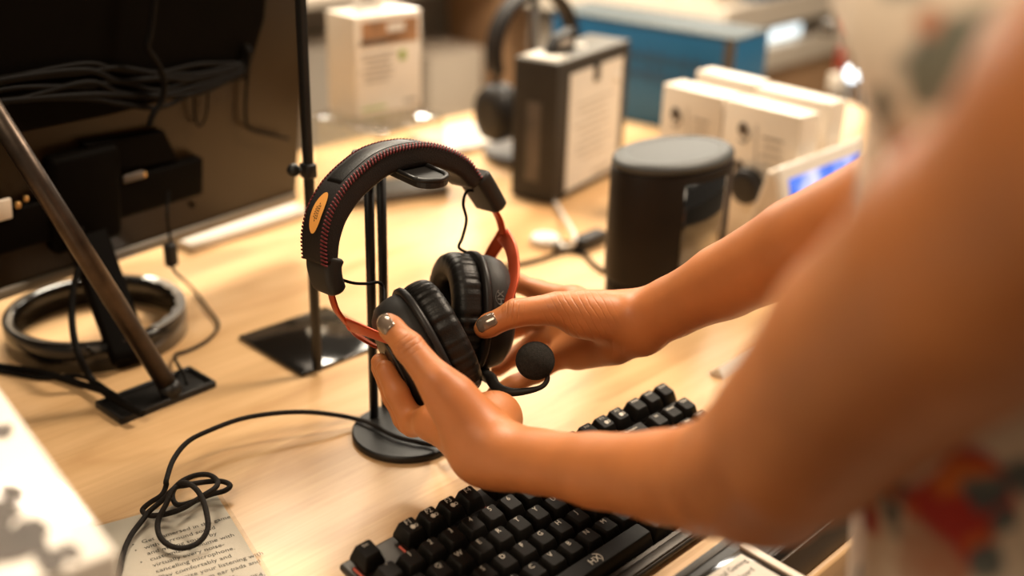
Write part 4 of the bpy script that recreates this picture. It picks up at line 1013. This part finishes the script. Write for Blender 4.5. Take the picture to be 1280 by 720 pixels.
mb = MB(); mb.box(bq + lu * .008 + nl * .001 + EZ * (bh / 2), (.018, .003, bh), RBL); mb.build('corner_strip', 'shelf_dark', bbx)
facebox(lu, nl, -.005, .022, -.86, -.03, 'shelf_dark', 'corner_post', .02)
facebox(ruu, nr_, .02, .8, -.12, -.06, 'shelf_white', 'shelf_edge', .04)
facebox(ruu, nr_, .05, .8, -.5, -.125, 'cardboard', 'wood_panel', .012)
facebox(ruu, nr_, .13, .38, -.050, -.018, 'led', 'shelf_light', .02)
# goods on that counter
def goods(u, n, a, b, z0, h, d, m, label, nm='display_carton', win=None):
    c = k0 + u * ((a + b) / 2) - n * (d / 2 + .02); o = thing(nm, Vector((c.x, c.y, z0)), label, 'box')
    mb = MB(); mb.box(Vector((c.x, c.y, z0 + h / 2)), (b - a, d, h), frame(u, EZ.cross(u)), bevel=.003); mb.build('carton', m, o)
    if win:
        mb = MB(); mb.box(Vector((c.x, c.y, z0 + h * .4)) + n * (d / 2 + .0006), ((b - a) * .8, .0015, h * .55), frame(u, EZ.cross(u))); mb.build('window_print', win, o)
    return o
goods(lu, nl, .04, .16, .062, .14, .12, 'shelf_white', 'white display carton at the corner of the far counter', win=None)
goods(lu, nl, .17, .34, .062, .14, .12, 'shelf_white', 'white carton with a dark window second from the far counter corner', win='print_dark')
goods(lu, nl, .36, .54, .062, .14, .12, 'shelf_white', 'white carton with a dark window farthest left on the far counter', win='print_dark')
goods(ruu, nr_, .17, .50, .062, .14, .12, 'blue', 'blue carton on the right side of the far counter')
# red and dark goods hanging past the counter
rp = atd(1062, 50, 2.3)
rdp = thing('red_display_post', (rp.x, rp.y, -.9), 'narrow display post with small red cartons far behind, beside the woman\'s dress', 'display post')
mb = MB(); mb.cyl((rp.x, rp.y + .02, -.9), (rp.x, rp.y + .02, rp.z + .06), .007, n=12); mb.build('post', 'shelf_dark', rdp)
for dx_, dz_, sz, mm in ((0, .03, (.035, .03, .035), 'red_item'), (-.005, -.035, (.03, .03, .05), 'red_item'), (-.04, .025, (.04, .03, .03), 'shelf_dark'), (-.01, -.09, (.035, .03, .04), 'beige_plastic')):
    mb = MB(); mb.box(rp + RT * dx_ + EZ * dz_, sz, RTAB, bevel=.003); mb.build('hanging_carton', mm, rdp)

# small shop lamps far behind
for i, (px, py, r_) in enumerate(((1067, 92, .017), (1083, 92, .012), (1096, 95, .009), (932, 84, .007))):
    p = atd(px, py, 2.25 if i < 3 else 2.5)
    o = thing('shop_lamp', (p.x, p.y, -.9), ('largest cold white shop lamp glowing beside the dress', 'middle cold white shop lamp glowing beside the dress', 'smallest cold white shop lamp nearest the dress', 'tiny shop lamp glowing above the white cartons')[i], 'lamp', 'shop lamps behind the table')
    mb = MB(); mb.sphere(p, r_, n=18); mb.build('bulb', 'lamp', o)
    mb = MB(); mb.cyl((p.x, p.y + r_ * .5, -.9), (p.x, p.y + r_ * .5, p.z - r_ * .8), .006, n=10); mb.build('post', 'shelf_dark', o)

# ------------------------------------------------------------------ grey gondola shelf at the back left
sh = thing('gondola_shelf', (-.55, 3.3, -.9), 'pale grey shop shelving at the back left beyond the table', 'shelving')
gu = EX.copy(); gn = -EY
gp = Vector((-.35, 3.25, 0))
def gbox(a, b, z0, z1, d0, d1, m, nm): 
    mb = MB(); mb.box(gp + gu * ((a + b) / 2) + gn * ((d0 + d1) / 2) + EZ * ((z0 + z1) / 2), (b - a, abs(d1 - d0), z1 - z0), RTAB, bevel=.003); return mb.build(nm, m, sh)
gbox(-1.6, .5, -.9, .9, -.05, 0, 'shelf_grey', 'back_panel')
for z in (-.75, -.35, .05, .45): gbox(-1.6, .5, z, z + .03, 0, .34, 'shelf_white', 'shelf')
for a in (-1.6, -.55, .47): gbox(a, a + .03, -.9, .9, 0, .03, 'shelf_dark', 'upright')
def shelf_goods(a, b, z0, h, d, m, label):
    c = gp + gu * ((a + b) / 2) + gn * .2; o = mbx = MB(); mbx.box(Vector((c.x, c.y, z0 + .03 + h / 2)), (b - a, d, h), RTAB, bevel=.004)
    return tag(mbx.build('stock_carton', m, None, loc=(c.x, c.y, z0 + .03)), label, 'box')
shelf_goods(.10, .32, -.35, .34, .2, 'cardboard', 'brown cardboard carton on the back shelf above the black headphones')
shelf_goods(-.55, -.20, -.35, .26, .2, 'shelf_grey', 'grey carton on the back shelf behind the white retail carton')
shelf_goods(-.15, .05, -.35, .20, .2, 'beige_plastic', 'cream carton on the back shelf left of the brown carton')
# ------------------------------------------------------------------ the woman: one continuous skin grown from tapered limbs
PRIMS = []          # (a, b, ra, rb, group)
def cap_(a, b, ra, rb, g): PRIMS.append((np.array(a, float), np.array(b, float), float(ra), float(rb), g))
def chain(pts, g):
    for (a, ra), (b, rb) in zip(pts[:-1], pts[1:]): cap_(a, b, ra, rb, g)
J = atd
# left arm
SL = J(1500, 145, .262)
chain([(SL, .0405), (J(1238, 332, .33), .0425), (J(1100, 438, .415), .0432), (J(1004, 542, .495), .0405), (J(945, 588, .56), .0385)], 'LA')
chain([(J(945, 588, .56), .0370), (J(890, 598, .605), .0315), (J(830, 596, .65), .0275), (J(745, 588, .70), .0240), (J(672, 577, .745), .0215), (J(620, 569, .772), .0205)], 'LA')
cap_(J(982, 640, .545), J(950, 620, .565), .018, .018, 'LA')
WL = J(604, 562, .780)
lax, llg, lq = RL.col[2].copy(), RL.col[0].copy(), RL.col[1].copy()
if lq.dot(FW) < 0: lq = -lq
def lf(s, t, off=.0345): return LC - lax * off + llg * s + lq * t
LM = {'i': J(541, 528, .815), 'm': J(549, 522, .840), 'r': J(556, 517, .863), 'p': J(566, 511, .884)}
cap_(WL, J(628, 569, .768), .0205, .0205, 'LP')
cap_(J(596, 566, .775), J(612, 552, .80), .0185, .0185, 'LP')
for k, r in (('i', .0125), ('m', .012), ('r', .0115), ('p', .0105)): cap_(WL + (LM[k] - WL) * .18, LM[k], .0165, r, 'LP')
cap_(J(618, 524, .822), J(590, 512, .868), .0185, .0145, 'LP')      # heel of the hand
cap_(J(600, 545, .785), J(618, 524, .822), .020, .0185, 'LP')
LT = [(J(588, 528, .775), .0175), (J(545, 476, .772), .0128), (J(511, 434, .782), .0106), (J(489, 410, .792), .0088), (J(484, 404, .795), .0074)]
cap_(J(592, 540, .775), J(566, 500, .776), .0185, .0165, 'LP')
LFN = {
 'i': [(LM['i'], .0115), (lf(.046, -.020, .033), .0100), (lf(.020, -.021, .033), .0088), (lf(.000, -.020, .0325), .0074)],
 'm': [(LM['m'], .0115), (lf(.047, .000, .0305), .0098), (lf(.020, .000, .0305), .0088), (lf(-.006, .001, .0305), .0074)],
 'r': [(LM['r'], .0110), (lf(.046, .018, .0305), .0094), (lf(.020, .019, .0305), .0084), (lf(-.002, .019, .0305), .0070)],
 'p': [(LM['p'], .0098), (lf(.044, .034, .0305), .0082), (lf(.024, .036, .0305), .0074), (lf(.008, .036, .030), .0062)]}
chain(LT, 'LT')
for k in 'imrp': chain(LFN[k], 'LF' + k)
# right arm
SR = Vector((.40, .55, .43)); ER = J(1125, 248, .700)
chain([(SR, .050), ((SR + ER) / 2, .044), (ER, .035)], 'RA')
chain([(ER, .035), (J(1000, 305, .775), .0330), (J(905, 352, .835), .0285), (J(840, 384, .872), .0238), (J(800, 402, .893), .0215)], 'RA')
WR = J(785, 406, .90)
cap_(J(800, 400, .893), J(772, 397, .90), .0205, .0190, 'RP'); cap_(J(800, 414, .897), J(772, 420, .906), .0190, .0180, 'RP')
RMc = {'i': J(718, 376, .945), 'm': J(708, 396, .958), 'r': J(704, 418, .958), 'p': J(706, 440, .945)}
for k, r in (('i', .0118), ('m', .0118), ('r', .0112), ('p', .0102)): cap_(WR + (RMc[k] - WR) * .15, RMc[k], .0165, r, 'RP')
cap_(J(768, 432, .912), J(722, 442, .935), .0155, .0140, 'RP')
cap_(J(772, 396, .892), J(728, 394, .880), .0185, .0175, 'RP')
RTh = [(J(750, 394, .884), .0175), (J(697, 386, .872), .0128), (J(645, 391, .868), .0106), (J(611, 407, .869), .0090), (J(604, 411, .870), .0076)]
RFN = {
 'i': [(RMc['i'], .0112), (J(674, 364, .975), .0095), (J(645, 353, .985), .0084), (J(622, 347, .985), .0070)],
 'm': [(RMc['m'], .0112), (J(668, 404, .995), .0095), (J(640, 412, 1.003), .0084), (J(618, 410, .998), .0070)],
 'r': [(RMc['r'], .0106), (J(670, 426, .985), .0090), (J(642, 446, .985), .0080), (J(622, 462, .975), .0068)],
 'p': [(RMc['p'], .0096), (J(672, 466, .945), .0082), (J(641, 481, .935), .0074), (J(617, 491, .93), .0062)]}
chain(RTh, 'RT')
for k in 'imrp': chain(RFN[k], 'RF' + k)
# shoulders, chest and back under the blouse
TC = (SL + SR) / 2
cap_(SL, SR, .050, .050, 'TO')
cap_(TC - EZ * .02, TC - EZ * .14, .070, .080, 'TO')
cap_(TC + EZ * .02 , TC + EZ * .12, .050, .046, 'TO')

def d_cap(P, a, b, ra, rb):
    ba = b - a; L2 = ba @ ba; L = math.sqrt(L2)
    pa = P - a; h = np.clip((pa @ ba) / L2, 0, 1)
    # smooth tapered capsule
    return np.linalg.norm(pa - h[:, None] * ba, axis=1) - (ra + (rb - ra) * h)
def smin(a, b, k):
    if a is None: return b
    h = np.maximum(k - np.abs(a - b), 0) / k
    return np.minimum(a, b) - h * h * k * .25
KG = {'LA': .006, 'RA': .006, 'TO': .02, 'LP': .011, 'RP': .011}
def body_sdf(P, idx):
    g = {}
    for i in idx:
        a, b, ra, rb, n = PRIMS[i]; d = d_cap(P, a, b, ra, rb)
        g[n] = smin(g.get(n), d, KG.get(n, .004))
    out = None
    for s in 'LR':
        f = None
        for k in 'imrp':
            if s + 'F' + k in g: f = g[s + 'F' + k] if f is None else smin(f, g[s + 'F' + k], .0025)
        h = g.get(s + 'P')
        if f is not None: h = smin(h, f, .009)
        if s + 'T' in g: h = smin(h, g[s + 'T'], .012)
        if s + 'A' in g: h = smin(h, g[s + 'A'], .016)
        if h is not None: out = h if out is None else np.minimum(out, h)
    if 'TO' in g: out = smin(out, g['TO'], .02)
    return out
def grow(vox):
    B = 16; S = B * vox; lo = np.full(3, 9.); hi = -lo
    for a, b, ra, rb, _ in PRIMS:
        r = max(ra, rb) + .02
        lo = np.minimum(lo, np.minimum(a, b) - r); hi = np.maximum(hi, np.maximum(a, b) + r)
    nb = np.ceil((hi - lo) / S).astype(int)
    bi = np.stack(np.meshgrid(*[np.arange(n) for n in nb], indexing='ij'), -1).reshape(-1, 3)
    cen = lo + (bi + .5) * S; half = S * .87 + 2 * vox
    D = np.stack([d_cap(cen, a, b, ra, rb) for a, b, ra, rb, _ in PRIMS], 1)
    near = D.min(1); keep = (near < half + .02) & (near > -half - .045)
    NG = nb * B + 4
    def key(ijk): return (ijk[..., 0].astype(np.int64) * NG[1] + ijk[..., 1]) * NG[2] + ijk[..., 2]
    gi = np.stack(np.meshgrid(*[np.arange(B + 2)] * 3, indexing='ij'), -1).reshape(-1, 3)
    corners = np.array([(0, 0, 0), (1, 0, 0), (0, 1, 0), (1, 1, 0), (0, 0, 1), (1, 0, 1), (0, 1, 1), (1, 1, 1)])
    edges = [(0, 1), (2, 3), (4, 5), (6, 7), (0, 2), (1, 3), (4, 6), (5, 7), (0, 4), (1, 5), (2, 6), (3, 7)]
    V = []; K = []; Q = []
    for b, dd in zip(bi[keep], D[keep]):
        idx = np.nonzero(dd < half + .055)[0]
        P = lo + (b * B + gi) * vox
        F_ = body_sdf(P, idx).reshape(B + 2, B + 2, B + 2)
        if F_.min() > 0 or F_.max() < 0: continue
        cs = [F_[c[0]:c[0] + B + 1, c[1]:c[1] + B + 1, c[2]:c[2] + B + 1] for c in corners]
        ins = sum((c < 0).astype(int) for c in cs); act = (ins > 0) & (ins < 8)
        # only own cells 0..B-1 make vertices
        own = act[:B, :B, :B]; ci = np.argwhere(own)
        if len(ci):
            vals = np.stack([c[:B, :B, :B][own] for c in cs], 1); acc = np.zeros((len(ci), 3)); cnt = np.zeros(len(ci))
            for e0, e1 in edges:
                f0, f1 = vals[:, e0], vals[:, e1]; m = (f0 < 0) != (f1 < 0)
                t = np.where(m, f0 / np.where(m, f0 - f1, 1), 0)
                p = corners[e0] + t[:, None] * (corners[e1] - corners[e0]); acc += p * m[:, None]; cnt += m
            V.append(lo + (b * B + ci + acc / cnt[:, None]) * vox); K.append(key(b * B + ci))
        # quads for grid edges starting at own nodes
        for ax_ in range(3):
            o = [0, 0, 0]; o[ax_] = 1
            f0 = F_[:B, :B, :B]; f1 = F_[o[0]:B + o[0], o[1]:B + o[1], o[2]:B + o[2]]
            m = np.argwhere((f0 < 0) != (f1 < 0))
            if not len(m): continue
            s = f0[m[:, 0], m[:, 1], m[:, 2]] < 0
            u_, v_ = (ax_ + 1) % 3, (ax_ + 2) % 3
            du = np.zeros(3, int); du[u_] = 1; dv = np.zeros(3, int); dv[v_] = 1
            g_ = b * B + m
            q = np.stack([key(g_ - du - dv), key(g_ - dv), key(g_), key(g_ - du)], 1)
            q[~s] = q[~s][:, ::-1]; Q.append(q)
    V = np.concatenate(V); K = np.concatenate(K); Q = np.concatenate(Q)
    order = np.argsort(K); Ks = K[order]; pos = np.searchsorted(Ks, Q); pos = np.clip(pos, 0, len(Ks) - 1)
    ok = (Ks[pos] == Q).all(1)
    return V, order[pos[ok]]
V, Qd = grow(.0017)
# relax
for it in range(5):
    s = np.zeros_like(V); c = np.zeros(len(V))
    for a, b in ((0, 1), (1, 2), (2, 3), (3, 0)):
        np.add.at(s, Qd[:, a], V[Qd[:, b]]); np.add.at(s, Qd[:, b], V[Qd[:, a]]); np.add.at(c, Qd[:, a], 1); np.add.at(c, Qd[:, b], 1)
    V = V + .5 * (s / np.maximum(c, 1)[:, None] - V)
hd = np.full(len(V), 9.)
for a, b, ra, rb, n in PRIMS:
    if n[1] != 'A' and n != 'TO': hd = np.minimum(hd, d_cap(V, a, b, ra, rb))
wgt = np.clip((hd - .004) / .04, 0, 1)[:, None]
for it in range(70):
    s = np.zeros_like(V); c = np.zeros(len(V))
    for a, b in ((0, 1), (1, 2), (2, 3), (3, 0)):
        for k in range(3):
            s[:, k] += np.bincount(Qd[:, a], V[Qd[:, b], k], len(V)) + np.bincount(Qd[:, b], V[Qd[:, a], k], len(V))
        c += np.bincount(Qd[:, a], minlength=len(V)) + np.bincount(Qd[:, b], minlength=len(V))
    V = V + .6 * wgt * (s / np.maximum(c, 1)[:, None] - V)
me = bpy.data.meshes.new('person'); me.vertices.add(len(V)); me.vertices.foreach_set('co', V.astype(np.float32).ravel())
me.loops.add(len(Qd) * 4); me.loops.foreach_set('vertex_index', Qd.astype(np.int32).ravel())
me.polygons.add(len(Qd)); me.polygons.foreach_set('loop_start', np.arange(0, len(Qd) * 4, 4, dtype=np.int32))
me.polygons.foreach_set('use_smooth', np.ones(len(Qd), bool)); me.update(calc_edges=True); me.validate()
def fold(px, py, dep, ang, rad, lam, st):     # ang: image direction across the creases
    d = cv(math.cos(ang), math.sin(ang), 0); return (tuple(J(px, py, dep)), tuple(d), rad, 2 * PI / lam, st)
MAT['skin'] = skin_mat([fold(511, 432, .775, 2.2, .013, .0042, .5), fold(642, 389, .862, -.1, .012, .0042, .5), fold(722, 398, .868, .50, .036, .0050, .36), fold(603, 505, .812, .9, .020, .0055, .4), fold(768, 428, .89, .1, .018, .008, .3)])
me.materials.append(MAT['skin'])
person = bpy.data.objects.new('person', me); COL.objects.link(person)
tag(person, 'woman in a white floral dress reaching in to hold the headset with both hands', 'person')
# thumb nails
from mathutils.bvhtree import BVHTree
_bvh = BVHTree.FromPolygons([tuple(v) for v in V], [tuple(int(i) for i in q) for q in Qd])
def nail(tip, prev, nrm, w=.0060, l=.0082, nm='fingernail'):
    x = (tip - prev).normalized(); n = (nrm - x * nrm.dot(x)).normalized(); y = n.cross(x)
    mb = MB(); rs = []
    for i in range(13):
        s = -1 + 2 * i / 12; row = []
        wd = w * (1 - max(0, abs(s) - .55) ** 2 * 2.2) ** .5 if s < 1 else w * .6
        for j in range(11):
            t = -1 + 2 * j / 10; 
            p = tip + x * (l * s) + y * (wd * t * .96); hit = _bvh.ray_cast(p + n * .02, -n, .04)[0]
            row.append((hit if hit is not None else p) + n * (.0009 - .0004 * t * t))
        rs.append(row)
    top = rs; vs = [p for r in rs for p in r] + [p - n * .0012 for r in rs for p in r]; m = len(vs) // 2; f = []
    for i in range(12):
        for j in range(10):
            a = i * 11 + j; f.append((a, a + 1, a + 12, a + 11)); f.append((m + a, m + a + 11, m + a + 12, m + a + 1))
    for i in range(12):
        for j in (0, 10): a = i * 11 + j; f.append((a, a + 11, m + a + 11, m + a))
    for j in range(10):
        for i in (0, 12): a = i * 11 + j; f.append((a, a + 1, m + a + 1, m + a))
    mb.raw(vs, f, 0, True); o = mb.build(nm, 'nail', person); o['label'] = 'taupe painted thumbnail'; return o
nl_ = (cv(-.42, .30, -.86)).normalized()
t2_, t1_ = LT[-1][0], LT[-3][0]
nail(t2_ + (t1_ - t2_).normalized() * .0035 + nl_ * .0078, t1_ + nl_ * .0095, nl_)
nr2 = cv(-.10, .42, -.90).normalized(); t2_, t1_ = RTh[-1][0], RTh[-3][0]
nail(t2_ + (t1_ - t2_).normalized() * .004 + nr2 * .0078, t1_ + nr2 * .0098, nr2)

# ------------------------------------------------------------------ dress
LAT = (SR - SL); LAT.z = 0; LAT.normalize(); FR = EZ.cross(LAT)              # LAT to her right, FR forward
if FR.dot(-EX + EY) < 0: FR = -FR
DC = Vector((TC.x, TC.y, 0)) - FR * .01
def ez(px, py):
    q = onpl(px, py, DC, LAT); return ((q - DC).dot(FR), q.z)
SIL = [(-400, 1130), (0, 1125), (110, 1130), (210, 1105), (280, 1045), (345, 980), (500, 1070), (625, 1092), (722, 1050), (900, 1030)]
def pxy(p):
    d = p - CAM; w = d.dot(FW); return 640 + FPX * d.dot(RT) / w, 360 - FPX * d.dot(UP) / w
FFS = []; RZ = []; mb = MB(); rs = []; nA = 96; zt0, zt1 = -.9, TC.z + .055
for i in range(70):
    z = zt0 + (zt1 - zt0) * i / 69; r = []
    top_ = max(0, (z - (TC.z - .03)) / .085); sc = (1 - .45 * top_ ** 2)
    low = max(0, .05 - z)
    wd = (.100 if z < TC.z - .1 else .100 + .06 * min(1, (z - TC.z + .1) / .08)) * sc * (1 + low * .25)
    bk = .115 * sc * (1 + low * .5)
    def ring(ff, z=z, wd=wd, bk=bk, sc=sc, low=low):
        r = []
        for j in range(nA):
            t = 2 * PI * j / nA; c, s = math.cos(t), math.sin(t)
            fold = 1 + (.030 + .03 * low) * math.sin(t * 9 + 2.2 * math.sin(z * 9 + t)) + .014 * math.sin(t * 17 + z * 21)
            d = (ff * sc if s > 0 else bk) * s * fold
            r.append(DC + LAT * (wd * c * fold) + FR * d + EZ * z)
        return r
    if z > .02:
        lo, hi = .04, .30
        for _ in range(18):
            m = (lo + hi) / 2; x_, y_ = min(pxy(p) for p in ring(m)); tgt = float(np.interp(y_, [q[0] for q in SIL], [q[1] for q in SIL]))
            if x_ > tgt: lo = m
            else: hi = m
        lastff = lo
        FFS.append((round(z, 2), round(lo, 3)))
    RZ.append((z, ring))
print('dress', FFS[::4])
fz_ = [f[0] for f in FFS]; fv_ = [f[1] for f in FFS]
fv_ = np.convolve(np.pad(fv_, 3, 'edge'), np.ones(7) / 7, 'valid')
for z, ring in RZ: rs.append(ring(float(np.interp(z, fz_, fv_)) * (1 + max(0, -z) * .3)))
mb.rings(rs, 0, True)
dress = mb.build('dress', 'floral', person); dress['label'] = 'loose white dress with red and grey floral print'
_db = BVHTree.FromPolygons([tuple(v.co) for v in dress.data.vertices], [tuple(p.vertices) for p in dress.data.polygons])
spots = []
for px, py, r, kind in ((1193, 628, .019, 0), (1175, 655, .020, 0), (1208, 600, .012, 0), (1085, 640, .014, 0), (1158, 705, .016, 2), (1110, 612, .006, 0), (1112, 655, .009, 1), (1225, 705, .009, 1), (1218, 617, .008, 1), (1268, 590, .013, 1), (1105, 632, .007, 1), (1240, 660, .006, 1),
                        (1172, 62, .016, 1), (1185, 45, .014, 3), (1140, 95, .010, 3), (1128, 180, .012, 2), (1150, 10, .010, 2), (1100, 130, .008, 3), (1045, 300, .009, 1), (1062, 262, .008, 1), (1040, 318, .005, 0)):
    d_ = ray(px, py).normalized(); h = _db.ray_cast(CAM, d_)[0]
    if h is not None: spots.append((tuple(h), r, kind))
MAT['floral'] = floral_mat(spots); dress.data.materials[0] = MAT['floral']
# flutter sleeve of the right arm
mb = MB(); rs = []; a_, b_ = SR + EZ * .01, SR + (ER - SR) * .62; T = (b_ - a_).normalized(); u_ = T.orthogonal().normalized(); w_ = T.cross(u_)
for i in range(18):
    t = i / 17; p = a_ + (b_ - a_) * t; r0 = .062 + .016 * t
    rs.append([p + (u_ * math.cos(q) + w_ * math.sin(q)) * (r0 * (1 + .10 * t * math.sin(q * 7 + 3 * t))) for q in [2 * PI * j / 48 for j in range(48)]])
mb.rings(rs, 0, True, caps=False); sl_ = mb.build('sleeve', 'floral', person)
sl_.modifiers.new('thick', 'SOLIDIFY').thickness = .0015

# ------------------------------------------------------------------ light
W = bpy.data.worlds.new('world'); SC.world = W; W.use_nodes = True
bg = W.node_tree.nodes['Background']; bg.inputs[0].default_value = (1.0, .82, .62, 1); bg.inputs[1].default_value = .13
def area(nm, loc, aim, size, e, col):
    l = bpy.data.lights.new(nm, 'AREA'); l.shape = 'RECTANGLE'; l.size = size[0]; l.size_y = size[1]; l.energy = e; l.color = col
    o = bpy.data.objects.new(nm, l); COL.objects.link(o); o.location = loc
    o.rotation_euler = (Vector(aim) - Vector(loc)).to_track_quat('-Z', 'Y').to_euler(); return o
area('ceiling_light_key', (1.05, 1.55, 1.75), (.0, .9, 0), (.34, .34), 41, (1, .82, .63))
area('ceiling_light_left', (-.6, 1.9, 1.8), (-.1, 1.0, 0), (.6, .6), 13, (1, .82, .62))
area('ceiling_light_far', (.6, 3.6, 1.8), (.6, 3.0, 0), (1.2, .8), 45, (1, .88, .70))
area('ceiling_light_gondola', (-.6, 2.5, 1.8), (-.3, 3.2, 0), (.8, .8), 95, (1, .88, .70))
area('ceiling_light_front', (-.6, -.2, 1.6), (.05, .7, .1), (.6, .6), 10.5, (1, .82, .60))
area('glare_light_left', (-.27, 3.0, .52), (-.1, 1.6, .1), (.35, .10), 4, (1, .93, .82))  # added lamp, there to put a glare on the clear riser
area('glare_light_right', (.80, 3.45, .72), (.35, 1.4, .17), (.5, .14), 4, (1, .92, .80))  # added lamp for the glare on the white carton tops
